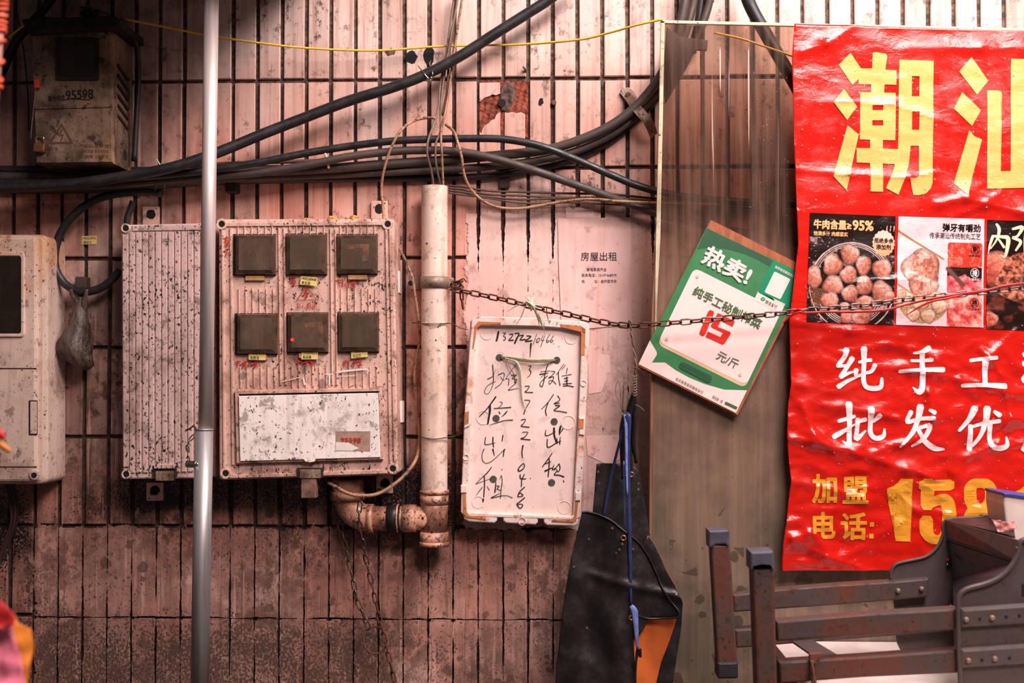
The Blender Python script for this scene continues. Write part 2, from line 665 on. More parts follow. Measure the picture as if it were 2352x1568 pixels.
def mk_wall_mats():
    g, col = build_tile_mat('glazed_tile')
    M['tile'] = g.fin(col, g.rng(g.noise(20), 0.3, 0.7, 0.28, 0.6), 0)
    # whitewash over part of the tiles: thin coat, alpha where joints and edges stay bare
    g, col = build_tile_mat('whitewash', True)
    col = g.mix(0.5, col, s2l((240, 204, 198)))
    sm = g.noise(14, (1, 1, .9), 9, .75, (6, 6, 2))
    col = g.mix(g.math('MULTIPLY', g.rng(g.math('ADD', sm, g.rng(g.xyz()[2], P(0, 700).z, P(0, 1150).z, 0, .06)), .54, .66), .55), col, s2l((140, 92, 78)))
    pit = 0.05727
    x0 = P(1500, 784).x
    X = g.xyz()[0]
    jd = g.math('PINGPONG', g.math('SUBTRACT', X, x0), pit / 2)
    nz = g.noise(55, (1, 1, 0.7), 6, 0.7)
    Z = g.xyz()[2]
    jw = g.math('ADD', g.rng(Z, P(0, 640).z, P(0, 500).z, 0.0, 0.0052), g.math('MULTIPLY', g.math('SUBTRACT', nz, 0.52), 0.012))
    bare = g.math('LESS_THAN', jd, jw)
    a, b = P(1070, 1212), P(1512, 487)
    en = g.math('MULTIPLY', g.math('SUBTRACT', g.noise(16, det=8, rough=.7, off=(0, 3, 3)), 0.5), 0.06)
    m = g.math('GREATER_THAN', g.math('ADD', X, en), a.x)
    m = g.math('MULTIPLY', m, g.math('LESS_THAN', g.math('ADD', Z, en), b.z))
    m = g.math('MULTIPLY', m, g.math('GREATER_THAN', g.math('ADD', Z, en), a.z))
    m = g.math('MULTIPLY', m, g.math('SUBTRACT', 1.0, bare))
    chip = g.noise(26, (1, 1, 1), 9, 0.75, (8, 8, 8))
    m = g.math('MULTIPLY', m, g.math('LESS_THAN', chip, 0.63))
    g.put(g.b.inputs['Alpha'], m)
    M['whitewash'] = g.fin(col, 0.8)
    # old wash on the foot of the wall
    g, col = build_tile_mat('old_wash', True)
    col = g.mix(.10, col, s2l((232, 164, 144)))
    X, Z = g.xyz()[0], g.xyz()[2]
    jd = g.math('PINGPONG', g.math('SUBTRACT', X, x0), pit / 2)
    nz = g.noise(38, (1, 1, 0.25), 6, 0.7, (4, 0, 4))
    jw = g.math('MULTIPLY', g.math('SUBTRACT', nz, 0.40), 0.016)
    bare = g.math('LESS_THAN', jd, jw)
    en = g.math('MULTIPLY', g.math('SUBTRACT', g.noise(22, det=8, rough=.7, off=(0, 3, 9)), 0.5), 0.10)
    m = g.math('LESS_THAN', g.math('ADD', Z, en), P(600, 1212).z)
    zj = g.math('ABSOLUTE', g.math('SUBTRACT', Z, P(600, 1420).z))
    jh = g.math('MULTIPLY', g.math('SUBTRACT', g.noise(18, (0.5, 1, 1), 6, 0.7, (4, 7, 4)), 0.38), 0.02)
    bare = g.math('MAXIMUM', bare, g.math('LESS_THAN', zj, jh))
    m = g.math('MULTIPLY', m, g.math('SUBTRACT', 1.0, bare))
    m = g.math('MULTIPLY', m, g.math('GREATER_THAN', g.math('ADD', X, en), P(75, 1300).x))
    g.put(g.b.inputs['Alpha'], m)
    M['old_wash'] = g.fin(col, 0.75)
    g = G('mortar')
    nz = g.noise(90, det=6)
    Z = g.xyz()[2]
    c = g.mix(g.rng(nz, 0.35, 0.65), s2l((74, 52, 42)), s2l((36, 24, 19)))
    c = g.mix(g.rng(Z, 2.05, 2.2), c, g.mix(g.rng(nz, 0.35, 0.65), s2l((118, 94, 78)), s2l((60, 44, 36))))
    g.bump(nz, 0.6, 0.003)
    M['mortar'] = g.fin(c, 0.9)
    g = G('bare_render')
    nz = g.noise(28, (1, 1, 0.8), 8, 0.7)
    c = g.mix(g.rng(nz, 0.35, 0.6), s2l((168, 84, 58)), s2l((110, 48, 32)))
    g.bump(nz, 1.0, 0.01)
    M['render'] = g.fin(c, 0.85)


mk_wall_mats()
M['box_dark'] = grimy('box_dark', (150, 124, 104), 0.5, stain=(66, 44, 32), stain_amt=0.9, speck=0.55, seed=2, st_lo=.42, st_hi=.62, yellow=(140, 106, 78))
M['box_cream'] = grimy('box_cream', (216, 186, 172), 0.45, stain=(120, 80, 56), stain_amt=0.6, speck=0.5, seed=3, yellow=(196, 146, 108))
M['box_pink'] = grimy('box_pink', (226, 190, 182), 0.5, stain=(112, 76, 62), stain_amt=0.62, speck=0.85, seed=5, sharp=.02)
M['box_main'] = grimy('box_main', (227, 182, 166), 0.42, stain=(116, 66, 46), stain_amt=0.62, speck=0.7, seed=8)
M['door_white'] = grimy('door_white', (252, 236, 230), 0.4, stain=(132, 94, 78), stain_amt=0.6, speck=0.6, seed=12, st_lo=.5, st_hi=.62)
M['pvc'] = grimy('pvc', (236, 206, 192), 0.35, stain=(170, 118, 84), stain_amt=0.45, speck=0.35, seed=14, streak=.35)
M['pvc_low'] = grimy('pvc_low', (216, 156, 128), 0.3, stain=(84, 46, 32), stain_amt=0.75, speck=0.85, seed=15, streak=.3, st_lo=.4, st_hi=.6)
M['pane'] = grimy('dirty_pane', (82, 66, 54), 0.18, stain=(118, 94, 74), stain_amt=0.5, speck=0.1, seed=21, bump=.05, black=(20, 15, 12))
M['pane_dark'] = grimy('dark_pane', (34, 24, 20), 0.15, stain=(52, 40, 32), stain_amt=0.4, speck=0.1, seed=22, bump=.05)
M['smoke'] = plain('smoked_frame', (84, 62, 48), 0.22, var=.25)
M['tabplate'] = plain('amber_tab', (196, 150, 100), 0.4, var=.2)
M['black'] = plain('deep_black', (14, 10, 9), 0.9, var=0)
M['gasket'] = plain('groove_brown', (48, 30, 24), 0.8)
M['cable'] = grimy('black_cable', (30, 29, 31), 0.38, stain=(70, 58, 52), stain_amt=0.25, speck=0, seed=30, streak=.1, bump=.06)
M['cable_dusty'] = grimy('dusty_cable', (66, 54, 50), 0.5, stain=(88, 66, 54), stain_amt=0.6, speck=0.2, seed=31, streak=.2, bump=.1)
M['cable_brown'] = grimy('brown_cable', (92, 64, 50), 0.55, stain=(56, 36, 28), stain_amt=0.6, speck=0.3, seed=32, bump=.1)
M['wire_tan'] = grimy('tan_wire', (176, 132, 100), 0.45, stain=(84, 54, 38), stain_amt=0.8, speck=0.8, seed=33, speck_sc=220, bump=.1)
M['wire_grey'] = grimy('grey_wire', (132, 108, 92), 0.5, stain=(84, 62, 50), stain_amt=0.6, speck=0.3, seed=34)
M['yellow'] = plain('yellow_wire', (236, 186, 62), 0.4, var=.08)
M['steel'] = plain('galvanised_steel', (232, 214, 212), 0.45, 0.55, var=.14, scale=60, st=(1, 1, .05), bump=.03)
M['steel_low'] = plain('dull_steel', (176, 168, 168), 0.45, 0.6, var=.2, scale=60, st=(1, 1, .05), bump=.05)
M['chrome'] = plain('bright_bolt', (214, 206, 200), 0.15, 1.0, var=.05)
M['rust'] = grimy('rust_chain', (112, 66, 46), 0.7, 0.3, stain=(60, 32, 22), stain_amt=0.8, speck=0.4, seed=40)
M['chainsteel'] = plain('chain_steel', (128, 116, 106), 0.42, 0.85, var=.25, scale=90)
M['galv_clip'] = grimy('galv_clip', (150, 128, 114), 0.45, 0.5, stain=(96, 66, 50), stain_amt=0.7, speck=0.4, seed=41)
M['foam'] = grimy('white_foam', (250, 218, 210), 0.65, stain=(206, 140, 112), stain_amt=0.25, speck=0.0, seed=50, streak=.05, st_lo=.55, st_hi=.75, bump=.2)
M['foam_rim'] = grimy('dirty_foam_rim', (240, 214, 204), 0.65, stain=(206, 120, 72), stain_amt=0.7, speck=0.35, seed=51, streak=.1, st_lo=.5, st_hi=.62)
M['foam_dirt'] = grimy('orange_foam_dirt', (206, 122, 76), 0.8, stain=(120, 62, 38), stain_amt=0.7, speck=0.4, seed=52)
M['ink'] = plain('black_ink', (30, 18, 16), 0.5, var=.15)
M['redink'] = plain('red_ink', (196, 40, 28), 0.6, var=.2)
M['twine'] = plain('green_twine', (150, 144, 98), 0.6, var=.4, scale=300, st=(1, 1, 4))
M['raffia'] = plain('pale_raffia', (220, 222, 190), 0.5, var=.2, scale=300)
M['paper'] = grimy('pink_paper', (238, 196, 190), 0.75, stain=(214, 134, 122), stain_amt=0.4, speck=0.0, seed=60, streak=.35, st_lo=.52, st_hi=.7, bump=.1)
M['stick_y'] = plain('yellow_sticker', (236, 206, 130), 0.5, var=.06)
M['card'] = plain('brown_cardboard', (166, 92, 58), 0.75, var=.2, scale=60, st=(1, 1, .3))
M['green'] = plain('poster_green', (58, 122, 76), 0.38, var=.05)
M['green_dk'] = plain('poster_dark_green', (42, 86, 58), 0.38, var=.05)
M['green_em'] = plain('poster_emerald', (10, 132, 92), 0.38, var=.03)
M['green_tx'] = plain('poster_green_ink', (60, 98, 58), 0.45, var=.05)
M['pwhite'] = plain('poster_white', (244, 208, 202), 0.4, var=.03, scale=8)
M['pedge'] = plain('poster_cream_edge', (214, 178, 140), 0.45, var=.05)
M['pred'] = plain('poster_red', (226, 34, 22), 0.4, var=.03)
M['rubber'] = grimy('black_rubber', (27, 22, 22), 0.36, stain=(52, 42, 40), stain_amt=0.5, speck=0.0, seed=70, streak=.05, bump=.15)
M['orange'] = plain('orange_cloth', (216, 104, 40), 0.7, var=.1, scale=20, bump=.1)
M['blue'] = plain('blue_ribbon', (44, 54, 100), 0.45, var=.2, scale=60)
M['blue_lt'] = plain('pale_blue_ribbon', (118, 134, 200), 0.4, var=.2, scale=60)
M['brass'] = plain('brass_eyelet', (176, 124, 84), 0.35, .8, var=.2)
M['rustpaint'] = grimy('rusting_grey_paint', (70, 56, 53), 0.5, stain=(92, 46, 28), stain_amt=0.9, speck=0.5, seed=80, st_lo=.46, st_hi=.6)
M['greypaint'] = grimy('grey_brown_paint', (76, 64, 63), 0.45, stain=(86, 58, 48), stain_amt=0.35, speck=0.3, seed=81, bump=.05)
M['greypan'] = grimy('blue_grey_pan', (56, 54, 62), 0.5, stain=(70, 60, 62), stain_amt=0.3, speck=0.1, seed=82, bump=.05)
M['capgrey'] = plain('grey_plastic_cap', (78, 75, 90), 0.5, var=.15)
M['capblack'] = plain('black_plastic_cap', (36, 32, 36), 0.6, var=.1)
M['whiteboard'] = plain('white_laminate', (226, 206, 198), 0.4, var=.1, scale=10)
M['redcloth'] = plain('red_cloth', (206, 34, 36), 0.6, var=.1, scale=10)
M['pinkcloth'] = plain('pink_cloth', (244, 128, 152), 0.55, var=.1, scale=8)
M['amber'] = plain('orange_trim', (232, 134, 40), 0.6, var=.15, scale=20)
M['orangecord'] = plain('orange_cord', (214, 78, 40), 0.6, var=.15)
M['drop'] = None
g = G('water')
g.b.inputs['Transmission Weight'].default_value = 0.85
g.b.inputs['IOR'].default_value = 1.33
M['drop'] = g.fin((1, 1, 1, 1), 0.03)

# ---------------------------------------------------------------- the wall
PIT = 0.05727
RP = (P(1176, 181).z - P(1176, 1420).z) / 6.0
X0 = P(1500, 784).x
Z0 = P(1176, 1420).z          # joint below row 5 (counted up from 0)
GAP = 0.0092
wall = struct = me_obj('wall_back', [(-2.6, .008, 0), (2.6, .008, 0), (2.6, .008, 3.2), (-2.6, .008, 3.2), (-2.6, .12, 0), (2.6, .12, 0), (2.6, .12, 3.2), (-2.6, .12, 3.2)],
                       [(0, 1, 2, 3), (5, 4, 7, 6), (4, 0, 3, 7), (1, 5, 6, 2), (3, 2, 6, 7), (4, 5, 1, 0)], M['mortar'])
tag(wall, kind='structure')


def tile_geo(wd, ht, d=0.008, c=0.0016):
    x, z = wd / 2, ht / 2
    V = [Vector(v) for v in ((-x + c, 0, -z + c), (x - c, 0, -z + c), (x - c, 0, z - c), (-x + c, 0, z - c),
                             (-x, c, -z), (x, c, -z), (x, c, z), (-x, c, z), (-x, d, -z), (x, d, -z), (x, d, z), (-x, d, z))]
    F = [(0, 1, 2, 3)]
    for k in (0, 4):
        for i in range(4):
            j = (i + 1) % 4
            F.append((k + i, k + 4 + i, k + 4 + j, k + j))
    return V, F


tv = []
for q in range(4):
    v, f = tile_geo(PIT - GAP + (-.0008, 0, .0006, -.0003)[q], RP - .0088, c=(.0014, .0018, .0022, .0016)[q])
    me = bpy.data.meshes.new('tile')
    me.from_pydata([tuple(a) for a in v], [], f)
    me.materials.append(M['tile'])
    tv.append(me)
rest_v, rest_f = [], []
broken = {}
ncol0 = round((P(1097, 290).x - X0) / PIT)      # joint index of x = 1097 (columns to its right are ncol0, ncol0+1)
n_tiles = 0
for row in range(-4, 9):
    zc = Z0 + RP * (row + 0.5)
    for colm in range(-46, 32):
        xc = X0 + PIT * (colm + 0.5)
        if abs(xc) > 2.55 or zc + RP / 2 > 3.2 or zc - RP / 2 < 0:
            continue
        rt = random.random()
        if row == 5 and colm in (ncol0, ncol0 + 1):
            broken[colm - ncol0] = (xc, zc)
            continue
        # in view and not behind the banner
        a, b = P(-5, 1573), P(1850, -5)
        vis = (a.x - PIT / 2 < xc < b.x and a.z - RP / 2 < zc < b.z + RP / 2) or (row == 6 and xc < P(2360, 0).x)
        if vis and row == -1 and xc > P(1560, 1500).x:
            vis = False
        loc = Vector((xc + random.uniform(-.0007, .0007), random.uniform(-.0004, .0006), zc + random.uniform(-.001, .001)))
        rot = (random.uniform(-.004, .004), random.uniform(-.004, .004), random.uniform(-.008, .008))
        if vis and n_tiles < 298:
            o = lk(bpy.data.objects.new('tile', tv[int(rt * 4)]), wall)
            o.location = loc
            o.rotation_euler = rot
            n_tiles += 1
        else:
            v, f = tile_geo(PIT - GAP, RP - .009)
            b0 = len(rest_v)
            rest_v += [q + loc for q in v]
            rest_f += [tuple(i + b0 for i in q) for q in f]
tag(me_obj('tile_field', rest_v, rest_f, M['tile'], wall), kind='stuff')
print('TILES', n_tiles)
# the two smashed tiles and the red render they expose
xc, zc = broken[0]
bt = 'broken_tile'
Ptl = [(1101, 190), (1148, 189), (1149, 215), (1139, 219), (1131, 217), (1124, 221), (1112, 225), (1103, 233), (1101, 233)]
prism(bt, Ptl, 0.0, .008, M['tile'], wall, .001)
prism(bt, [(1105, 306), (1108, 296), (1112, 288), (1122, 283), (1128, 276), (1136, 273), (1139, 264), (1146, 258), (1149, 258), (1149, 383), (1102, 383), (1101, 303)], 0.0, .008, M['tile'], wall, .001)
prism(bt, [(1159, 258), (1167, 259), (1176, 257), (1186, 260), (1196, 257), (1206, 262), (1206, 383), (1159, 383)], 0.0, .008, M['tile'], wall, .001)
bm = bmesh.new()
bmesh.ops.create_grid(bm, x_segments=36, y_segments=44, size=0.5)
for v in bm.verts:
    px, py = 1157 + v.co.x * 112, 249 + v.co.y * 130
    p = P(px, py, 0)
    h = 0.0015 + 0.0035 * (mn.noise(p * 60) + 0.6 * mn.noise(p * 140)) + 0.002 * math.sin(px * .45 + py * .12)
    v.co = (p.x, 0.0045 + h * .9 - .002, p.z)
me = bpy.data.meshes.new('bare_render')
bm.to_mesh(me)
bm.free()
me.materials.append(M['render'])
lk(bpy.data.objects.new('bare_render', me), wall)
g = [(1160, 186), (1180, 190), (1184, 215), (1176, 240), (1164, 257), (1152, 254), (1148, 230), (1150, 200)]
M['lump'] = plain('grey_mortar_lump', (108, 80, 68), 0.9, var=.4, scale=70, bump=.8)
prism('mortar_lump', g, -.0015, .008, M['lump'], wall, .003)
prism('drill_hole', circ(1153, 236, 9.5, 14), -.0022, -.001, M['black'], wall)
for cx, cy, rx, ry in ((945, 131, 13, 15), (985, 128, 13, 24), (897, 119, 11, 8), (1242, 234, 6, 8)):
    pts = [(x + random.uniform(-2, 2), y + random.uniform(-2, 2)) for x, y in circ(cx, cy, rx, 12, ry)]
    prism('hole', pts, -.0007, .004, M['black'] if cx != 897 else M['lump'], wall)
# thin coats of wash over the tiles
o = me_obj('whitewash_patch', [P(1040, 1240, -.0012), P(1530, 1240, -.0012), P(1530, 465, -.0012), P(1040, 465, -.0012)], [(0, 1, 2, 3)], M['whitewash'], wall)
o = me_obj('old_wash_coat', [P(-60, 1640, -.0010), P(1620, 1640, -.0010), P(1620, 1180, -.0010), P(-60, 1180, -.0010)], [(0, 1, 2, 3)], M['old_wash'], wall)
for y0 in (1100, 1153, 1210, 1267):
    pass
fl = me_obj('floor', [(-2.6, -4.5, -.05), (2.6, -4.5, -.05), (2.6, .12, -.05), (-2.6, .12, -.05), (-2.6, -4.5, 0), (2.6, -4.5, 0), (2.6, .12, 0), (-2.6, .12, 0)],
            [(4, 5, 6, 7), (0, 3, 2, 1), (0, 1, 5, 4), (1, 2, 6, 5), (2, 3, 7, 6), (3, 0, 4, 7)], plain('wet_concrete', (86, 76, 72), .35, var=.3, scale=6, bump=.3))
tag(fl, kind='structure')
# unseen corrugated sheet, added above the frame to shade the upper left wall
ev = thing('shade_sheet', 'added corrugated sheet out of view, shading the upper left wall', 'shade_sheet')
v, f = [], []
n = 60
for i in range(n + 1):
    x = -2.6 + i * (2.6 - 0.42) / n
    z = .010 * math.cos(i * 1.3)
    for (yy, zz) in ((-.012, 2.425 + z), (-.50, 2.29 + z), (-.50, 2.284 + z), (-.012, 2.419 + z)):
        v.append(Vector((x, yy, zz)))
for i in range(n):
    for k in range(4):
        f.append((i * 4 + k, i * 4 + (k + 1) % 4, i * 4 + 4 + (k + 1) % 4, i * 4 + 4 + k))
me_obj('sheet', v, f, plain('shade_sheet_mat', (120, 104, 98), .6, var=.2), ev)
for x in (-2.3, -1.5, -.5):
    me_obj('bracket', *tube_geo([(x, -.014, 2.395), (x, -.47, 2.270)], .012, 6), M['galv_clip'], ev)

# ================================================================ meter boxes
def hole(parent, x, y, r, yf, name='screw_hole', mat=None):
    return prism(name, circ(x, y, r, 14), yf - .0006, yf - .0001, mat or M['black'], parent)


# --- box A: old hooded box, upper left
A = thing('meter_box', 'old rust-stained meter box with hood and louvred side at upper left', 'meter box', group='electricity meter boxes')
YA = -.135
body = prism('body', [(72, 58), (258, 58), (262, 376), (82, 376)], YA, -.002, M['box_dark'], A, .003)
prism('lower_door', [(79, 254), (256, 249), (258, 372), (84, 374)], YA - .004, YA + .001, M['box_dark'], A, .0015)
prism('upper_door', [(75, 74), (254, 70), (256, 246), (79, 251)], YA - .003, YA + .001, M['box_dark'], A, .0015)
hd = prism('hood', [(48, 44), (92, 37), (150, 40), (206, 36), (262, 36), (275, 44), (277, 62), (262, 64), (62, 76)], YA - .03, -.002, plain('sooty_hood', (44, 34, 30), .8, var=.4), A, .004)
wf = me_obj('window', *frame_geo(rrect(127, 86, 226, 184, 4), rrect(136, 95, 217, 175, 3), YA - .007, YA - .002, .8), M['gasket'], A)
prism('pane', rect(134, 93, 219, 177), YA - .0042, YA - .003, M['pane_dark'], wf)
text('95598', [(150, 208), (214, 204), (215, 226), (151, 230)], YA - .0036, M['ink'], A, .02)
text('服务热线', [(110, 220), (148, 217), (149, 230), (111, 233)], YA - .0036, M['ink'], A, .02)
marks('swoosh', [[(140, 231, 1.5), (170, 227, 2.2), (200, 229, 2), (220, 223, 1)]], YA - .0036, M['ink'], A)
brn = plain('faded_brown_print', (96, 60, 42), .7)
marks('warning_triangle', [[(141, 286, 4.5), (166, 328, 4.5)], [(166, 328, 4.5), (115, 328, 4.5)], [(115, 328, 4.5), (141, 286, 4.5)], [(142, 298, 4), (136, 311, 4)], [(136, 311, 3), (145, 309, 3)], [(145, 309, 3), (140, 323, 3)]], YA - .0046, brn, A)
for k, s_ in enumerate(('严禁私自开启', '供电专用箱 用电有危险', '请勿触摸 注意安全')):
    text(s_, (180, 331 + k * 12, 250, 340 + k * 12), YA - .0046, brn, A)
# louvres on the right side of the box
q0 = P(258, 58, YA)
for k in range(6):
    zz = P(262, 162 + k * 23, YA * .6).z
    x = P(260, 200, YA).x
    v, f = tube_geo([(x + .0015, YA * .80, zz + .006), (x + .0015, YA * .30, zz - .012)], .004, 6)
    me_obj('louvre', v, f, M['gasket'], A)
zz = P(262, 355, YA * .5).z
v, f = tube_geo([(P(260, 355, YA).x + .0002, YA * .45, zz), (P(260, 355, YA).x + .002, YA * .45, zz)], .013, 14)
me_obj('knockout', v, f, M['black'], A)
for k in range(22):
    z = P(260, 80 + k * 13.5, YA).z
    x = P(258 + k * .19, 200, YA).x
    v, f = tube_geo([(x + random.uniform(-.002, .001), YA + .002, z), (x + random.uniform(-.002, .001), YA + .002, z - random.uniform(.004, .011))], .002, 5)
for k in range(3):
    x0 = (100, 165, 225)[k]
# latch eye
tube('latch_eye', [P(83, 155, YA - .004), P(84, 165, YA - .012), P(85, 172, YA - .004)], .0016, M['galv_clip'], A)
lk_ = thing('seal_tag', 'orange plastic seal hanging on thin wire from the old box door', 'seal')
prism('tag', [(77, 181), (89, 181), (89, 201), (78, 202)], YA - .016, YA - .008, M['orangecord'], lk_, .0015)
tube('wire', [P(80, 181, YA - .012), P(78, 172, YA - .012), P(84, 160, YA - .014), (P(90, 170, YA - .012)), P(86, 181, YA - .012)], .0007, M['galv_clip'], lk_, 5)
tube('wire', [P(82, 201, YA - .012), P(78, 240, YA - .012), P(72, 300, YA - .012), P(71, 320, YA - .010)], .0008, M['galv_clip'], lk_, 5)
pd = thing('padlock', 'small brass padlock on the lower door of the old box', 'padlock')
prism('body', [(77, 327), (103, 329), (100, 348), (96, 350), (76, 347)], YA - .018, YA - .006, M['brass'], pd, .002)
tube('shackle', [P(84, 328, YA - .012), P(83, 316, YA - .013), P(91, 311, YA - .013), P(100, 316, YA - .013), P(101, 329, YA - .012)], .0022, M['chrome'], pd, 8)
jn = thing('junction_lump', 'dark lump of knotted wire on top of the old box hood', 'wire')
pts = [P(205 + 16 * math.cos(a * 1.9) + 4 * math.sin(a * 5), 26 + 9 * math.sin(a * 2.3), -.08 + .015 * math.sin(a * 3)) for a in np.linspace(0, 9, 30)]
tube('knot', pts, .004, M['cable'], jn, 6, 3)
tube('tail', [P(215, 22, -.09), P(232, 26, -.09), P(250, 34, -.1), P(262, 38, -.1)], .0015, M['cable'], jn, 5)

# --- box B: rounded cream box cut by the left edge
B = thing('meter_box', 'cream rounded meter box with large dark window, cut by left edge', 'meter box', group='electricity meter boxes')
YB = -.125
prism('body', rrect(-250, 538, 107, 1112, 16, 5), YB + .012, -.002, M['box_cream'], B, .010)
prism('cover', rrect(-240, 544, 84, 1106, 12, 5), YB, YB + .014, M['box_cream'], B, .006)
wf = me_obj('window', *frame_geo(rrect(-180, 578, 56, 774, 9), rrect(-172, 588, 47, 766, 6), YB - .005, YB + .001, 2.0), M['box_cream'], B)
prism('pane', rrect(-173, 587, 49, 767, 5), YB - .0025, YB - .001, M['pane_dark'], wf)
prism('upper_panel', rect(-220, 560, -190, 830), YB - .001, YB, M['box_cream'], B)
for yy in (846, 1072):
    prism('seam', rect(-240, yy - 1.3, 84, yy + 1.3), YB - .0006, YB + .001, M['gasket'], B)
prism('latch', rrect(69, 922, 84, 996, 2), YB - .002, YB + .002, M['box_cream'], B, .001)
me_obj('latch_gap', *frame_geo(rrect(66, 919, 86, 999, 2), rrect(69, 922, 84, 996, 2), YB - .0007, YB, 0), M['gasket'], B)
prism('screw_recess', circ(78, 1090, 13, 18), YB - .004, YB, M['box_cream'], B, .003)
hole(B, 78, 1091, 6.5, YB - .004)
for k in range(7):
    z = 690 + k * 8.0
    v, f = tube_geo([(P(106, z, YB + .02).x, YB + .045, P(106, z, YB).z), (P(106, z, YB + .02).x, YB + .065, P(106, z, YB).z)], .0016, 5)
    me_obj('vent_slot', v, f, M['black'], B)
tail = thing('cable_tail', 'bundle of dark wires hanging below the cream box at left', 'cable')
for k in range(4):
    tube('wire', [P(10 + 7 * k, 1105, -.05), P(22 + 6 * k, 1150, -.04), P(26 + 4 * k, 1200, -.035), P(8 + 3 * k, 1250, -.03), P(-5, 1300, -.03)], .0032, M['rubber'] if k % 2 else plain('dark_red_wire', (74, 34, 28), .6), tail)

# --- box C: ribbed cover left of the steel pole
C = thing('meter_box', 'pale ribbed meter box cover, speckled with mould, left of the steel pole', 'meter box', group='electricity meter boxes')
YC = -.105
prism('body', [(278, 516), (486, 512), (482, 1098), (281, 1100)], YC, -.002, M['box_pink'], C, .004)
prism('top_rim', [(303, 518), (478, 514), (478, 528), (303, 531)], YC - .004, YC + .001, M['box_pink'], C, .002)
for k in range(12):
    x = 297 + k * 14.9
    x2 = x + 12.6
    ye = 1086
    t = (x - 278) / 208
    prism('rib', [(x, 533 - 3 * t), (x2, 533 - 3 * t), (x2 - 1, ye - 4 * t), (x - 0.5 + 1, ye - 4 * t)], YC - .0035, YC + .001, M['box_pink'], C, .0012)
prism('side_strip', [(281, 540), (294, 540), (295, 1072), (283, 1072)], YC - .0035, YC + .001, M['box_pink'], C, .0012)
for x, y in ((288, 524), (289, 1089), (470, 521), (470, 1086)):
    me_obj('corner_boss', *frame_geo(circ(x, y, 11, 16), circ(x, y, 7, 16), YC - .004, YC, 1), M['box_pink'], C)
    hole(C, x, y, 7, YC - .002)
prism('latch_gap', rect(350, 1069, 406, 1094), YC - .0042, YC + .002, M['gasket'], C)
prism('latch', rrect(353, 1066, 402, 1076, 2), YC - .008, YC, M['box_pink'], C, .001)
prism('latch_tongue', rrect(357, 1082, 398, 1104, 2), YC - .006, YC + .01, M['box_dark'], C, .001)

# --- box D: the six-window box
D = thing('meter_box', 'large pink meter box with six dark windows and a lower flap', 'meter box', group='electricity meter boxes')
YD = -.110
MB = M['box_main']
v1 = prism_geo(rrect(502, 503, 904, 1098, 8), YD + .012, -.002, .004)
body = prism('body', [(502, 505), (506, 503), (900, 502), (905, 508), (914, 1084), (909, 1090), (508, 1102), (503, 1098)], YD, -.002, MB, D, .005)
# raised perimeter and inner flanges
for pts in ([(516, 511), (882, 508), (882, 517), (516, 520)], [(508, 528), (514, 528), (518, 1074), (512, 1074)], [(527, 524), (533, 524), (538, 1068), (532, 1068)],
            [(884, 526), (889, 526), (899, 1064), (894, 1064)], [(893, 524), (901, 524), (911, 1066), (904, 1066)], [(528, 1090), (680, 1086), (680, 1094), (528, 1098)],
            [(742, 1083), (890, 1078), (890, 1087), (742, 1092)]):
    prism('flange', pts, YD - .004, YD + .001, MB, D, .0012)
for x0, x1 in ((638, 642), (650, 655), (757, 761), (768, 772)):
    prism('divider', [(x0, 524), (x1, 524), (x1 + 4, 884), (x0 + 4, 884)], YD - .004, YD + .001, MB, D, .001)
ribs = []
for cx0 in (545, 664, 780):
    for k in range(6):
        x = cx0 + k * 15.8
        ribs.append(prism_geo([(x, 518), (x + 2.4, 518), (x + 2.4, 540), (x, 540)], YD - .0028, YD, .0004))
        if cx0 != 664:
            ribs.append(prism_geo([(x + 2, 662), (x + 4.4, 662), (x + 5, 722), (x + 2.6, 722)], YD - .0028, YD, .0004))
        ribs.append(prism_geo([(x + 5, 842), (x + 7.4, 842), (x + 8, 890), (x + 5.6, 890)], YD - .0028, YD, .0004))
for x in (648, 664, 764, 650 + 92, 742, 758):
    ribs.append(prism_geo([(x, 1064), (x + 2, 1064), (x + 2, 1084), (x, 1084)], YD - .002, YD, .0003))
for rv, rf_ in ribs:
    me_obj('rib', rv, rf_, MB, D)
for x, y in ((508.5, 514.5), (890, 514.5), (517.5, 1087), (902, 1076)):
    me_obj('corner_boss', *frame_geo(circ(x, y, 13, 20), circ(x, y, 7.2, 20), YD - .0045, YD, 1), MB, D)
    hole(D, x, y, 7.2, YD - .002)
WIN = [(538, 538, 631, 630), (656, 537, 749, 629), (773, 538, 865, 628), (542, 720, 635, 812), (659, 718, 752, 808), (776, 717, 868, 807)]
for i, (x0, y0, x1, y1) in enumerate(WIN):
    prism('window_gasket', rect(x0 - 2.5, y0 - 1, x1 + 2.5, y1 + 2.5), YD - .0025, YD, M['gasket'], D)
    wn = prism('window', rect(x0, y0, x1, y1), YD - .016, YD, M['smoke'], D, .0085)
    prism('pane', rect(x0 + 10, y0 + 9, x1 - 10, y1 - 10), YD - .0168, YD - .015, M['pane'], wn)
    if i in (0, 2, 3, 4):
        dx = (563, 0, 799, 569, 686)[i] if i < 5 else 0
        dy = y1 + 3
        prism('number_tab', rrect(dx, dy, dx + 44, dy + 11, 1.5), YD - .007, YD, M['tabplate'], D, .001)
lit = plain('dim_meter_dial', (120, 84, 62), .5, var=.3)
polys('meter_dial', [[(782, 562), (848, 560), (848, 566), (846, 598), (832, 600), (832, 570), (790, 572)]], YD - .0170, lit, D)
polys('meter_dial', [[(700, 742), (742, 738), (742, 775), (728, 775), (728, 752), (700, 752)]], YD - .0170, lit, D)
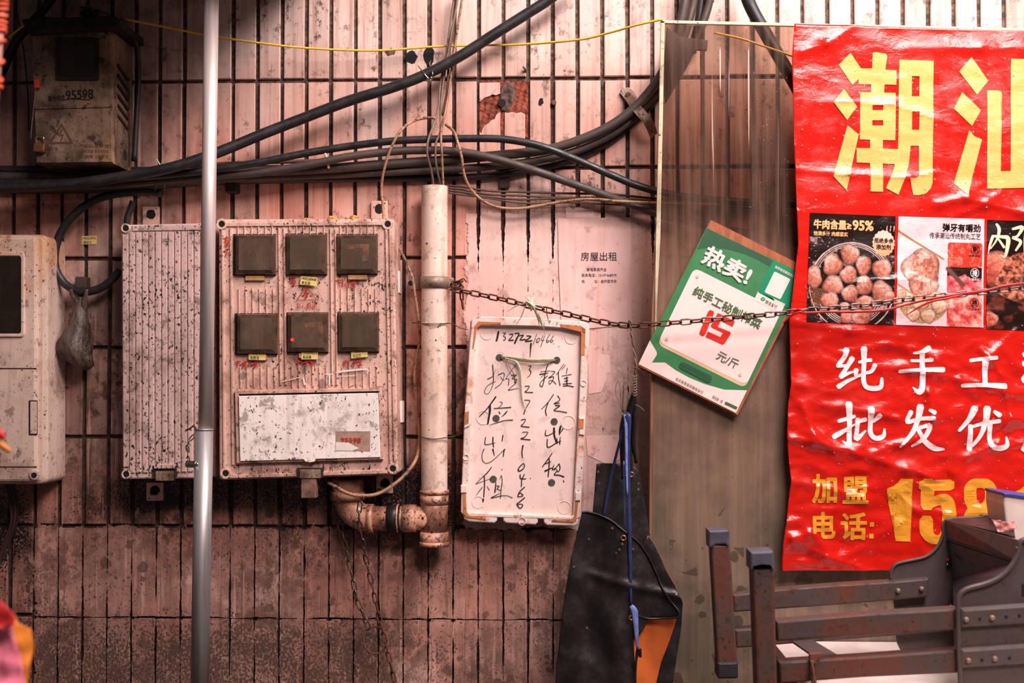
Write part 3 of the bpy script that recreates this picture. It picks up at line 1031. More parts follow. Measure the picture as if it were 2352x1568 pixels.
# small red meter lamp, lit
g = G('red_led')
g.b.inputs['Emission Color'].default_value = (1, .02, .01, 1)
g.b.inputs['Emission Strength'].default_value = 2.2
M['led'] = g.fin((.8, .02, .02, 1), .4)
prism('indicator_light', circ(671, 780, 4, 12), YD - .0178, YD - .0165, M['led'], D)
for (q, a, b_) in (([(691, 634), (729, 637), (728, 657), (689, 653)], '1900268468', '李主选'), ([(572, 806), (610, 806), (610, 827), (572, 826)], '1900270931', '张勋法'),
                   ([(693, 804), (730, 805), (730, 825), (692, 825)], '1900804615', '朱兵棋'), ([(806, 803), (843, 799), (845, 819), (807, 823)], '1900804266', '刘边兰')):
    st = prism('yellow_label', q, YD - .0082, YD - .0076, M['stick_y'], D)
    f = quadmap(q)
    text(a, [f(.05, .08), f(.95, .08), f(.95, .42), f(.05, .42)], YD - .0086, M['ink'], st, .01, cell=0)
    text(b_, [f(.08, .55), f(.6, .55), f(.6, .95), f(.08, .95)], YD - .0086, M['ink'], st, .01)
yr = YD - .0045
marks('warning_triangle', [[(703, 657, 1.8), (727, 689, 1.8)], [(727, 689, 1.8), (682, 689, 1.8)], [(682, 689, 1.8), (703, 657, 1.8)]], yr, M['redink'], D)
polys('warning_bolt', [[(703, 661), (707, 662), (703, 672), (710, 671), (706, 680), (709, 680), (702, 686), (700, 679), (703, 679), (704, 675), (697, 677)]], yr, M['redink'], D)
text('当心触电', (681, 696, 728, 708), yr, M['redink'], D, .006)
hand = [  # red crayon names beside the windows
    [[(514, 548, 3), (526, 545, 2)], [(520, 543, 3), (518, 556, 3)], [(514, 556, 2), (524, 553, 3), (522, 563, 3), (515, 564, 2)], [(519, 558, 3), (527, 568, 2)], [(513, 578, 3), (522, 575, 2), (518, 588, 3)], [(524, 582, 3), (529, 584, 2)]],
    [[(665, 637, 3), (680, 635, 2)], [(672, 634, 3), (671, 644, 3)], [(666, 644, 2), (677, 642, 2)], [(668, 648, 2), (678, 645, 3), (674, 655, 3), (668, 653, 2)]],
    [[(771, 645, 3), (784, 643, 2)], [(776, 641, 2), (780, 658, 2)], [(787, 643, 3), (787, 657, 3)], [(792, 652, 3), (796, 661, 2)], [(799, 644, 2), (806, 643, 3)], [(802, 641, 2), (800, 660, 3)], [(807, 651, 3), (815, 650, 3), (809, 661, 3)], [(812, 645, 2), (815, 662, 2)]],
    [[(540, 832, 3), (552, 830, 3)], [(546, 828, 3), (545, 842, 3)], [(554, 836, 3), (566, 830, 3), (557, 843, 3)], [(560, 830, 2), (565, 844, 3)], [(571, 833, 2), (572, 841, 3)], [(577, 838, 3), (591, 831, 3), (583, 844, 3)], [(586, 835, 2), (592, 843, 2)]],
    [[(680, 833, 3), (692, 830, 3)], [(686, 827, 3), (684, 842, 2)], [(698, 833, 3), (706, 830, 3), (702, 840, 3)], [(710, 829, 3), (722, 832, 3)], [(714, 827, 3), (717, 841, 3)], [(722, 833, 2), (723, 842, 2)]],
    [[(788, 832, 3), (800, 829, 3)], [(793, 828, 3), (790, 841, 2)], [(801, 827, 2), (800, 841, 3)], [(810, 833, 3), (818, 828, 3), (812, 841, 3)], [(820, 829, 3), (829, 828, 3), (826, 840, 3)], [(818, 839, 2), (831, 838, 3)]]]
for h_ in hand:
    marks('crayon_name', h_, yr, M['redink'], D)
gl = plain('glue_residue', (242, 226, 218), .3, var=.05)
marks('glue_residue', [[(772, 855, 3), (800, 851, 5), (843, 848, 4), (843, 858, 2)], [(748, 859, 3), (764, 859, 3)], [(757, 860, 5), (757, 884, 4)], [(648, 876, 2), (690, 866, 2)], [(697, 868, 5), (700, 882, 6)], [(775, 864, 1.5), (815, 862, 1.5)]], yr - .0003, gl, D, k=.8)
# lower flap
me_obj('flap_frame', *frame_geo([(539, 897), (877, 890), (880, 1055), (543, 1064)], [(548, 905), (869, 898), (872, 1047), (550, 1056)], YD - .010, YD, 1.2), MB, D)
prism('flap_shadow_gap', [(548, 904), (869, 897), (871, 906), (549, 912)], YD - .003, YD, M['black'], D)
fl_ = prism('flap', [(548, 909), (868, 902), (873, 1050), (725, 1054), (722, 1060), (712, 1062), (701, 1060), (696, 1055), (551, 1059)], YD - .014, YD - .002, M['door_white'], D, .0012)
st = prism('torn_sticker', [(771, 990), (851, 990), (850, 1036), (771, 1034)], YD - .0147, YD - .0142, plain('torn_grey_sticker', (176, 138, 122), .6, var=.2), fl_)
polys('torn_strip', [[(771, 1015), (800, 1016), (825, 1029), (808, 1035), (771, 1034)]], YD - .0150, gl, st)
text('95598', [(782, 1005), (829, 1005), (829, 1018), (783, 1014)], YD - .0153, M['redink'], st, .03)
prism('latch_gap', rect(682, 1074, 741, 1096), YD - .0048, YD + .002, M['gasket'], D)
lt = prism('latch', rrect(688, 1078, 736, 1098, 2), YD - .0085, YD, M['box_dark'], D, .001)
prism('seal_block', rrect(691, 1096, 726, 1144, 2), YD - .006, YD + .02, plain('dusty_block', (134, 98, 82), .7, var=.3), D, .002)
for x, y0, y1 in ((913, 622, 672), (919, 921, 970)):
    prism('side_bracket', rect(x - 14, y0, x + 4, y1), -.05, -.002, M['foam'], D, .001, plane=-.05)
lug = [(346, 494, 20), (871, 481, 20), (355, 1128, 20), (883, 1111, 20)]
for x, y, r in lug:
    ln = thing('fixing_lug', ('square fixing lug with rusty bolt hole above the ribbed cover', 'square fixing lug with rusty bolt hole above the six-window box', 'dark square fixing lug below the ribbed cover',
                              'dark square fixing lug below right corner of six-window box')[lug.index((x, y, r))], 'bracket', group='fixing lugs behind the meter boxes')
    prism('plate', rrect(x - 19, y - 20, x + 19, y + 22, 2), -.009, -.0003, M['box_main'], ln, .0015)
    prism('bolt_hole', [(a + random.uniform(-1.2, 1.2), b + random.uniform(-1.2, 1.2)) for a, b in circ(x + 1, y - 2, 11, 14)], -.0098, -.0092, M['black'], ln)
foamy = plain('yellow_foam', (222, 160, 92), .9, var=.3, scale=200, bump=.6)
for (x, y, w_, h_) in ((703, 502, 11, 5), (763, 499, 12, 6), (799, 500, 8, 4), (814, 498, 12, 7)):
    t = thing('foam_blob', 'blob of yellow foam on top edge of the six-window box, ' + {703: 'leftmost', 763: 'second from left', 799: 'third from left', 814: 'rightmost and largest'}[x], 'foam', group='foam blobs on the six-window box')
    bm = bmesh.new()
    bmesh.ops.create_icosphere(bm, subdivisions=3, radius=1)
    c = P(x, y + 3, YD + .02)
    for v in bm.verts:
        k = 1 + .35 * mn.noise(v.co * 2.4 + Vector((x, 0, 0)))
        v.co = c + Vector((v.co.x * w_ * .95, v.co.y * 10, v.co.z * h_ * .95)) * k * .001
    me = bpy.data.meshes.new('blob')
    bm.to_mesh(me)
    bm.free()
    me.materials.append(foamy)
    lk(bpy.data.objects.new('blob', me), t)

# small yellow sticker on the tiles and the hung plastic bag
t = thing('sticker', 'small yellow numbered sticker on dark tiles inside the cable loop', 'sticker')
prism('paper', [(188, 542), (222, 541), (222, 561), (188, 561)], -.0010, -.0002, M['stick_y'], t)
text('1900269976', (190, 544, 220, 550), -.0014, M['ink'], t)
text('谭细华', (191, 553, 210, 560), -.0014, M['ink'], t)
hk = thing('cable_hook', 'dark metal hook plate holding up the black cable loop', 'hook')
prism('plate', rrect(172, 635, 197, 668, 2), -.03, -.0005, plain('dark_hook', (78, 62, 54), .6, var=.2), hk, .002)
tube('hook', [P(184, 664, -.03), P(184, 690, -.045), P(184, 704, -.035), P(182, 690, -.02)], .006, M['cable'], hk)
bag = thing('plastic_bag', 'grimy translucent plastic bag of scraps hanging from the cable loop', 'bag')
g = G('dirty_film')
nz = g.noise(40, (1, 1, .35), 6, .7)
g.bump(nz, .9, .006)
g.b.inputs['Alpha'].default_value = .86
M['film'] = g.fin(g.mix(g.rng(nz, .4, .65), s2l((110, 92, 82)), s2l((52, 38, 32))), .28)
rings = [(683, 188, 10, .010), (700, 187, 13, .012), (740, 180, 20, .018), (775, 172, 34, .03), (800, 170, 37, .035), (822, 178, 34, .032), (838, 192, 20, .022), (849, 197, 7, .008)]
v, f = [], []
for (y, x, rx, ry) in rings:
    for k in range(20):
        a = 2 * math.pi * k / 20
        wv = 1 + .16 * math.sin(a * 5 + y * .05) + .1 * math.sin(a * 9 + y)
        c = P(x, y, -.045)
        v.append(c + Vector((math.cos(a) * rx * .001 * wv, math.sin(a) * ry * wv, 0)))
for i in range(len(rings) - 1):
    for k in range(20):
        f.append((i * 20 + k, i * 20 + (k + 1) % 20, i * 20 + 20 + (k + 1) % 20, i * 20 + 20 + k))
f.append(tuple(range(7 * 20, 8 * 20)))
me_obj('pouch', v, f, M['film'], bag, True)
tube('handle', [P(163, 664, -.06), P(166, 680, -.058), P(180, 700, -.05), P(186, 712, -.05)], [.004, .005, .006, .008], M['film'], bag, 8, flat=.4)
tube('handle', [P(199, 664, -.06), P(195, 690, -.058), P(190, 712, -.05)], [.004, .006, .009], M['film'], bag, 8, flat=.4)

# ================================================================ steel pole with a wider sleeve
pole = thing('steel_pole', 'galvanised steel pole with wider lower sleeve in front of the boxes', 'pole')
YP = -.36


def cylz(name, a, b, r, mat, parent, sides=28, cap=True):
    v, f = tube_geo([a, b], r, sides, cap=cap)
    return me_obj(name, v, f, mat, parent, False)


def smooth_cyl(o):
    for p in o.data.polygons:
        p.use_smooth = len(p.vertices) == 4
    return o


sy = S(YP)
smooth_cyl(cylz('upper_tube', P(486.6, -58, YP), P(472, 990, YP), 16.8 * sy, M['steel'], pole))
smooth_cyl(cylz('lower_sleeve', P(468.5, 985, YP), P(457.5, 1640, YP), 21.0 * sy, M['steel_low'], pole))
smooth_cyl(cylz('sleeve_lip', P(468.6, 984, YP), P(468.5, 988, YP), 21.8 * sy, M['steel_low'], pole))
v, f = tube_geo([P(430, 1065, YP - .004), P(452, 1066, YP - .012)], 9 * sy, 6)
me_obj('locking_nut', v, f, M['chrome'], pole)
v, f = tube_geo([P(444, 1066, YP - .006), P(456, 1066, YP - .016)], 5.5 * sy, 14)
me_obj('locking_bolt', v, f, M['chrome'], pole, True)
ct = thing('chain_remnant', 'short bit of twisted steel links hooked to the pole sleeve', 'chain')
tube('bent_wire', [P(427, 988, YP), P(436, 984, YP - .01), P(444, 978, YP - .012), P(450, 983, YP - .02)], .0018, M['rust'], ct)

LINKS = {}


def link_mesh(length, width, r, mat, sides=7, seg=7):
    key = (round(length, 5), round(width, 5), round(r, 5), mat.name)
    if key in LINKS:
        return LINKS[key]
    hl, rw = length / 2 - width / 2, width / 2 - r
    pts = []
    for k in range(seg + 1):
        a = -math.pi / 2 + math.pi * k / seg
        pts.append(Vector((hl + rw * math.cos(a), 0, rw * math.sin(a))))
    for k in range(seg + 1):
        a = math.pi / 2 + math.pi * k / seg
        pts.append(Vector((-hl + rw * math.cos(a), 0, rw * math.sin(a))))
    v, f = tube_geo(pts, r, sides, closed=True)
    me = bpy.data.meshes.new('link')
    me.from_pydata([tuple(a) for a in v], [], f)
    me.polygons.foreach_set('use_smooth', [True] * len(me.polygons))
    me.materials.append(mat)
    LINKS[key] = me
    return me


def chain(root, pts, pitch, length, width, r, matf, tilt=(20, 75), jitter=8, name='link'):
    path = cat_rom(pts, 12)
    d = [0.0]
    for i in range(1, len(path)):
        d.append(d[-1] + (path[i] - path[i - 1]).length)

    def at(s):
        s = min(max(s, 0), d[-1])
        for i in range(1, len(d)):
            if d[i] >= s:
                t = (s - d[i - 1]) / max(d[i] - d[i - 1], 1e-9)
                return path[i - 1].lerp(path[i], t)
        return path[-1]
    n = int(d[-1] / pitch)
    for i in range(n):
        a, b = at((i + .5) * pitch - pitch * .45), at((i + .5) * pitch + pitch * .45)
        c = (a + b) / 2
        X = (b - a).normalized()
        ref = Vector((0, -1, 0))
        Yv = (ref - X * ref.dot(X)).normalized()
        Zv = X.cross(Yv)
        ang = math.radians(tilt[i % 2] + random.uniform(-jitter, jitter))
        Y2 = Yv * math.cos(ang) + Zv * math.sin(ang)
        Z2 = X.cross(Y2)
        mt = Matrix((X, Y2, Z2)).transposed().to_4x4()
        mt.translation = c
        o = bpy.data.objects.new(name, link_mesh(length, width, r, matf(i / max(n, 1), c)))
        lk(o, root)
        o.matrix_world = mt
    return n


chain(ct, [P(446, 1000, YP - .02), P(436, 1010, YP - .02), P(430, 1026, YP - .02), P(434, 1044, YP - .018)], .0125, .017, .009, .0012, lambda t, c: M['chainsteel'])
tube('bent_wire', [P(428, 1052, YP - .005), P(433, 1048, YP - .01), P(436, 1058, YP - .01)], .0013, M['rust'], ct)

# ================================================================ plastic pipe
pipe = thing('drain_pipe', 'off-white plastic pipe with elbow and tee, wires entering its top', 'pipe')
YV = -.050


def seg(name, x0, y0, x1, y1, rpx, mat, y=YV, sides=32, cap=True):
    o = cylz(name, P(x0, y0, y), P(x1, y1, y), rpx * S(y), mat, pipe, sides, cap)
    return smooth_cyl(o)


o = seg('riser', 998, 428, 997.5, 1130, 30.3, M['pvc'], cap=False)
seg('pipe_mouth', 998, 440, 998, 445, 28, M['black'])
seg('seam_ring', 998, 741, 998, 743.5, 31, M['pvc'])
tee = seg('tee_fitting', 997.5, 1126, 997.5, 1222, 31.5, M['pvc_low'])
seg('tee_collar', 997.5, 1125, 997.5, 1134, 33.5, M['pvc_low'])
seg('tee_collar', 997.5, 1136, 997.5, 1157, 33, M['pvc_low'])
seg('end_cap', 997.5, 1220, 997.5, 1252, 33, M['pvc_low'])
seg('end_cap_lip', 997.5, 1243, 997.5, 1253, 34.2, M['pvc_low'])
seg('branch_pipe', 995, 1190, 846, 1190, 28, M['pvc_low'])
seg('coupling', 957, 1190, 926, 1190, 32, M['pvc_low'])
seg('coupling', 920, 1190, 890, 1190, 30.5, M['rubber'])
seg('coupling_ring', 916, 1190, 912, 1190, 33, M['pvc_low'])
seg('coupling', 858, 1190, 845, 1190, 33, M['pvc_low'])
el = [P(848, 1188, YV), P(832, 1187, YV), P(815, 1178, YV), P(803, 1163, YV), P(799, 1145, YV), P(799, 1125, YV), P(799, 1101, YV)]
tube('elbow', el, [31 * S(YV)] * 4 + [33 * S(YV)] + [37 * S(YV)] * 2, M['pvc_low'], pipe, 28, 5)
seg('elbow_collar', 799, 1128, 799, 1146, 40, M['pvc_low'])
clamp = thing('pipe_clamp', 'grey metal clamp band around the plastic pipe above the chain end', 'clamp')
smooth_cyl(cylz('band', P(998, 636, YV), P(998, 662, YV), 33.5 * S(YV), M['galv_clip'], clamp, 32))
prism('lug', rrect(1026, 637, 1042, 660, 3), -.035, -.018, M['galv_clip'], clamp, .003)
prism('lug', rrect(940, 636, 966, 665, 3), -.03, -.001, M['galv_clip'], clamp, .002)
hole(clamp, 943, 650, 6, -.030)
kn = thing('wire_knot', 'rusty wire twisted round the clamp lug where the chain starts', 'wire')
pts = [P(1049 + 12 * math.cos(a * 2.1) + 3 * math.sin(a * 5), 655 + 10 * math.sin(a * 1.7), -.06 - .02 * math.sin(a * 1.3)) for a in np.linspace(0, 11, 34)]
tube('twist', pts, .0022, M['rust'], kn, 6, 4)
tube('end', [P(1052, 646, -.07), P(1064, 640, -.075), P(1072, 648, -.075)], .0016, M['rust'], kn, 6)

# ================================================================ cables and wires
def cable(label, pts, rpx, mat, name='cable', cat='cable', group=None, sides=12, n=8):
    """pts (px, py, depth)"""
    o = tube(name, [P(a, b, c) for a, b, c in pts], rpx * .001, M[mat], None, sides, n)
    return tag(o, label, cat, group)


cable('thickest black cable rising diagonally from left to the top centre', [(-140, 440, -.118), (0, 432, -.118), (150, 424, -.118), (300, 403, -.118), (400, 383, -.116), (500, 350, -.100), (600, 309, -.08), (700, 270, -.066), (800, 232, -.062), (900, 201, -.062), (980, 170, -.062), (1060, 127, -.062), (1130, 82, -.062), (1200, 38, -.062), (1265, -4, -.062), (1330, -55, -.062)], 12.5, 'cable')
cable('black cable arching over the pipe mouth and descending right behind the clear sheet', [(-140, 412, -.093), (100, 420, -.093), (300, 408, -.093), (420, 398, -.092), (500, 388, -.09), (600, 372, -.084), (700, 352, -.074), (800, 336, -.066), (900, 324, -.066), (980, 320, -.066), (1080, 318, -.066), (1160, 320, -.066), (1240, 335, -.066), (1320, 365, -.06), (1400, 400, -.055), (1470, 428, -.05), (1560, 450, -.045), (1680, 462, -.04), (1850, 470, -.04), (2000, 475, -.04)], 8.6, 'cable')
cable('brownish cable just below the arching black one, descending right', [(-140, 430, -.073), (200, 428, -.073), (400, 412, -.073), (500, 404, -.073), (600, 396, -.072), (700, 380, -.072), (800, 360, -.066), (900, 348, -.058), (980, 345, -.056), (1060, 349, -.057), (1150, 368, -.058), (1250, 399, -.052), (1350, 434, -.045), (1440, 466, -.04), (1510, 490, -.04), (1620, 516, -.04), (1760, 545, -.04), (2000, 580, -.04)], 9.3, 'cable_dusty')
grp = 'cables curving up to the strap at right'
cable('upper cable of the three bending up through the metal strap', [(-140, 402, -.051), (150, 408, -.051), (350, 400, -.051), (500, 396, -.051), (700, 390, -.05), (900, 376, -.04), (1040, 366, -.036), (1150, 356, -.034), (1250, 345, -.036), (1330, 322, -.044), (1400, 290, -.048), (1455, 250, -.049), (1500, 200, -.049), (1530, 150, -.049), (1556, 80, -.049), (1572, 10, -.049), (1580, -60, -.049)], 11.0, 'cable_dusty', group=grp)
cable('middle cable of the three bending up through the metal strap', [(-140, 418, -.0297), (200, 424, -.0297), (500, 412, -.0297), (700, 404, -.0297), (900, 395, -.0297), (1080, 386, -.0297), (1200, 374, -.0297), (1300, 354, -.0297), (1380, 322, -.0290), (1440, 284, -.0290), (1492, 232, -.0290), (1536, 166, -.0290), (1570, 90, -.0290), (1592, 10, -.0290), (1600, -60, -.0290)], 9.0, 'cable_dusty', group=grp)
cable('lowest cable of the three bending up through the metal strap', [(-140, 436, -.0105), (200, 436, -.0105), (450, 420, -.0105), (600, 414, -.0105), (800, 411, -.0105), (1000, 409, -.0105), (1130, 403, -.0105), (1230, 388, -.0105), (1310, 368, -.0105), (1390, 330, -.0105), (1450, 284, -.0105), (1508, 226, -.0105), (1560, 150, -.0105), (1600, 70, -.0105), (1618, -60, -.0105)], 8.2, 'cable', group=grp)
cable('dark cable behind the bundle at left', [(-140, 388, -.0115), (60, 390, -.0115), (200, 392, -.0115), (340, 392, -.0115), (480, 390, -.0115), (640, 388, -.0115), (800, 388, -.0115), (950, 386, -.0115), (1060, 384, -.0115)], 9.5, 'cable')
cable('thin brown cable just above the bundle right of the steel pole', [(400, 380, -.03), (505, 376, -.03), (600, 373, -.03), (700, 370, -.03), (770, 367, -.02)], 4.5, 'cable_brown')
cable('black cable loop hanging over a hook at left', [(372, 444, -.05), (330, 440, -.05), (262, 446, -.05), (205, 466, -.05), (155, 510, -.048), (130, 560, -.046), (126, 610, -.046), (143, 645, -.046), (165, 662, -.046), (190, 670, -.046), (225, 664, -.045), (255, 644, -.043), (276, 620, -.04)], 9.4, 'cable')
cable('dark cable entering the ribbed box from above', [(306, 462, -.05), (300, 480, -.05), (294, 496, -.05), (291, 512, -.05)], 7.5, 'cable')
cable('black cable bowed along the right side of the old box', [(276, 80, -.05), (300, 86, -.05), (314, 110, -.045), (318, 170, -.04), (314, 260, -.04), (308, 370, -.04)], 6.4, 'cable')
cable('thick black cable bending behind the old box at top left', [(150, -50, -.05), (112, 6, -.05), (75, 50, -.05), (40, 90, -.05), (20, 130, -.05), (-10, 190, -.05), (-60, 250, -.05)], 10.5, 'cable')
cable('thin black wire running down left of the old box', [(34, -20, -.02), (44, 60, -.015), (56, 130, -.014), (64, 220, -.014), (66, 300, -.012)], 1.6, 'cable', name='wire', cat='wire')
yl = thing('yellow_wire', 'long thin yellow wire sagging across the top of the wall', 'wire')
YW = -.045
for pts in ([(285, 44, -.10), (380, 62, -.09), (470, 80, -.08), (560, 94, -.07), (700, 110, -.05), (860, 116, -.03), (1000, 107, -.022), (1100, 104, -.022), (1200, 102, -.04), (1330, 91, -.09), (1400, 75, -.12), (1460, 58, -.15), (1522, 44, -.168)],
            [(20, 86, -.09), (50, 62, -.1), (60, 56, -.1)], [(1640, 75, -.10), (1700, 88, -.10), (1760, 108, -.10), (1830, 132, -.10)]):
    tube('strand', [P(a, b, c) for a, b, c in pts], .0026, M['yellow'], yl, 8, 8)

# wires that drop into the pipe mouth
gp = 'thin wires dropping into the plastic pipe'
for i, (lab, pts, mt, r) in enumerate((
        ('leftmost thin wire dropping into the pipe mouth', [(1046, -30, -.036), (1034, 60, -.036), (1024, 130, -.036), (1012, 190, -.036), (1008, 240, -.045), (998, 280, -.07), (984, 320, -.083), (981, 352, -.078), (990, 390, -.06), (996, 430, -.05), (998, 500, -.05)], 'wire_grey', 2.6),
        ('middle thin wire dropping into the pipe mouth', [(1056, -30, -.036), (1040, 60, -.036), (1026, 140, -.036), (1018, 190, -.036), (1012, 250, -.045), (1012, 300, -.078), (1001, 330, -.086), (1001, 370, -.076), (1006, 400, -.06), (1012, 430, -.05), (1012, 500, -.05)], 'wire_grey', 2.6),
        ('rightmost thin wire dropping into the pipe mouth', [(1066, -30, -.036), (1052, 60, -.036), (1040, 140, -.036), (1032, 200, -.036), (1022, 260, -.05), (1013, 300, -.078), (1014, 340, -.086), (1016, 390, -.066), (1018, 430, -.05), (1018, 500, -.05)], 'wire_tan', 2.9),
        ('brown flat wire beside the pipe wires at the top', [(1052, -30, -.028), (1043, 50, -.028), (1034, 110, -.028), (1030, 160, -.028), (1027, 210, -.03), (1016, 265, -.04)], 'cable_brown', 3.0))):
    cable(lab, [(a_, b_, c_ - .0035 * i) for a_, b_, c_ in pts], r, mt, name='wire', cat='wire', group=gp)
cable('tan wire looping from behind the six-window box over to the right bundle', [(882, 510, -.05), (879, 470, -.05), (876, 430, -.055), (882, 390, -.070), (896, 345, -.083), (918, 303, -.080), (945, 280, -.06), (975, 271, -.058), (1000, 271, -.070)], 3.2, 'wire_tan', name='wire', cat='wire')
cable('tan wire falling from the pipe wires in an S curve to the right', [(1024, 286, -.055), (1042, 302, -.076), (1052, 330, -.084), (1060, 360, -.082), (1066, 400, -.066), (1080, 432, -.05), (1105, 458, -.04), (1140, 475, -.036), (1190, 479, -.034), (1240, 472, -.034), (1300, 462, -.046), (1360, 457, -.064), (1420, 462, -.066), (1520, 466, -.064), (1650, 470, -.06)], 3.3, 'wire_tan', name='wire', cat='wire')
gp = 'brown wires running right from the pipe mouth'
for k, (dy, r) in enumerate(((0, 2.6), (6, 2.6), (12, 2.8), (18, 2.2))):
    cable('%s brown wire of the loose bundle right of the pipe mouth' % ('top', 'second', 'third', 'lowest')[k],
          [(1030, 426 + dy * .9, -.024 - .006 * k), (1060, 429 + dy, -.024 - .004 * k), (1120, 438 + dy * .9 + 3 * math.sin(k), -.03), (1200, 441 + dy * 1.4, -.03), (1300, 444 + dy * 1.2 + 4 * math.sin(k * 2), -.028), (1400, 446 + dy * 1.3, -.026), (1510, 456 + dy, -.024), (1640, 462 + dy, -.02), (1800, 470 + dy, -.02)],
          r, 'cable_brown', name='wire', cat='wire', group=gp)
cable('tan wire running down beside the pipe from behind the six-window box', [(903, 540, -.02), (915, 566, -.03), (935, 605, -.045), (948, 640, -.055), (954, 680, -.055), (962, 735, -.05), (964, 780, -.035), (955, 830, -.025), (952, 870, -.025), (958, 900, -.025)], 3.0, 'wire_tan', name='wire', cat='wire')
cable('tan wire looping under the six-window box to the pipe', [(962, 960, -.02), (964, 1000, -.03), (958, 1048, -.05), (935, 1085, -.085), (905, 1112, -.105), (870, 1133, -.115), (835, 1138, -.12), (800, 1133, -.12), (770, 1117, -.10), (754, 1108, -.085)], 4.0, 'wire_tan', name='wire', cat='wire')
cable('thin dark tie wire round the pipe at the chain', [(960, 1000, -.03), (970, 1004, -.07), (998, 1008, -.083), (1028, 1004, -.07), (1050, 1000, -.03), (1075, 996, -.01)], 1.2, 'cable_brown', name='wire', cat='wire')
cable('thin horizontal wire passing the pipe seam', [(948, 741, -.02), (962, 742, -.06), (998, 746, -.084), (1032, 742, -.06), (1060, 754, -.012), (1075, 757, -.008)], 1.1, 'cable_brown', name='wire', cat='wire')

# ties
tie = thing('cable_tie', 'pale plastic tie knotted round the thick cable left of the pole', 'tie')
tube('knot', [P(360, 365, -.086), P(366, 376, -.088), P(371, 385, -.088), P(370, 396, -.086)], [.001, .0016, .0032, .0016], M['raffia'], tie, 6)
tube('tail', [P(372, 368, -.088), P(370, 384, -.088), P(374, 405, -.085), P(379, 432, -.06)], .0012, M['wire_grey'], tie, 5)
tube('tail', [P(366, 385, -.088), P(364, 405, -.085), P(356, 438, -.06)], .0010, M['wire_grey'], tie, 5)
tie = thing('cable_tie', 'pale tie strapping the two arching cables together', 'tie')
tube('strap', [P(738, 340, -.07), P(746, 352, -.072), P(752, 368, -.068), P(755, 387, -.062)], [.0014, .003, .0038, .003], M['pvc'], tie, 6, flat=.5)
tie = thing('wire_tie', 'bright bent wire hooking the thick cable to a hole in the tiles', 'tie')
tube('hook', [P(960, 151, -.062), P(972, 166, -.074), P(984, 180, -.074), (P(992, 181, -.074)), P(993, 165, -.075), P(987, 146, -.05), P(990, 138, -.01)], .0014, M['chrome'], tie, 6)
tube('twist', [P(979, 181, -.075), P(985, 181, -.077), P(991, 177, -.077), P(990, 184, -.077), P(985, 182, -.077)], .0012, M['chrome'], tie, 5)
tie = thing('wire_tie', 'dark tie wire with loose ends above the ribbed box', 'tie')
tube('loop', [P(314, 424, -.05), P(318, 440, -.05), P(322, 450, -.05), P(316, 454, -.05), P(318, 440, -.05), P(330, 448, -.05), P(346, 454, -.045)], .001, M['cable'], tie, 5)
tie = thing('cable_clip', 'dark clip holding the bundle above the six-window box', 'clip')
prism('clip', rrect(516, 404, 544, 442, 4), -.03, -.0005, M['rubber'], tie, .003)
tie = thing('cable_clip', 'brown clip behind the cable bundle right of the pipe', 'clip')
prism('clip', rrect(1146, 376, 1170, 432, 3), -.012, -.0005, plain('brown_clip', (58, 36, 30), .7, var=.3), tie, .002)

# metal strap bolted over the cables
strap = thing('metal_strap', 'rusty flat metal strap bolted over the cables near the clear sheet', 'strap')
v, f = [], []
ax = [(1432, 206, -.006), (1444, 222, -.012), (1452, 234, -.036), (1464, 250, -.060), (1478, 266, -.064), (1490, 282, -.060), (1498, 300, -.036), (1502, 312, -.012)]
pp = cat_rom([P(a, b, c) for a, b, c in ax], 5)
for i, p in enumerate(pp):
    t = (pp[min(i + 1, len(pp) - 1)] - pp[max(i - 1, 0)])
    t.y = 0
    t.normalize()
    s_ = Vector((-t.z, 0, t.x)) * .0105
    for q in (s_ + Vector((0, -.001, 0)), -s_ + Vector((0, -.001, 0)), -s_ + Vector((0, .001, 0)), s_ + Vector((0, .001, 0))):
        v.append(p + q)
for i in range(len(pp) - 1):
    for k in range(4):
        f.append((i * 4 + k, i * 4 + (k + 1) % 4, i * 4 + 4 + (k + 1) % 4, i * 4 + 4 + k))
f += [(0, 1, 2, 3), tuple(len(v) - 4 + k for k in (3, 2, 1, 0))]
fix_normals(me_obj('band', v, f, M['galv_clip'], strap))
prism('end_plate', [(1426, 206), (1432, 200), (1438, 203), (1444, 200), (1456, 210), (1462, 222), (1452, 236), (1438, 232), (1430, 220)], -.009, -.0005, M['galv_clip'], strap, .001)
for x, y, yy in ((1443, 217, -.011), (1501, 297, -.038)):
    prism('screw', circ(x, y, 6.5, 12), yy - .003, yy, M['rust'], strap, .001)
sc = thing('wall_screw', 'rusty screw head in the joint right of the broken tiles', 'screw')
prism('head', circ(1272, 235, 6, 10), -.004, .006, M['rust'], sc, .001)
sc = thing('wall_screw', 'small screw stub in the joint above the broken tiles', 'screw')
tube('shank', [P(1207, 165, .006), P(1207, 158, -.008), P(1202, 153, -.012)], .0032, M['galv_clip'], sc, 7)

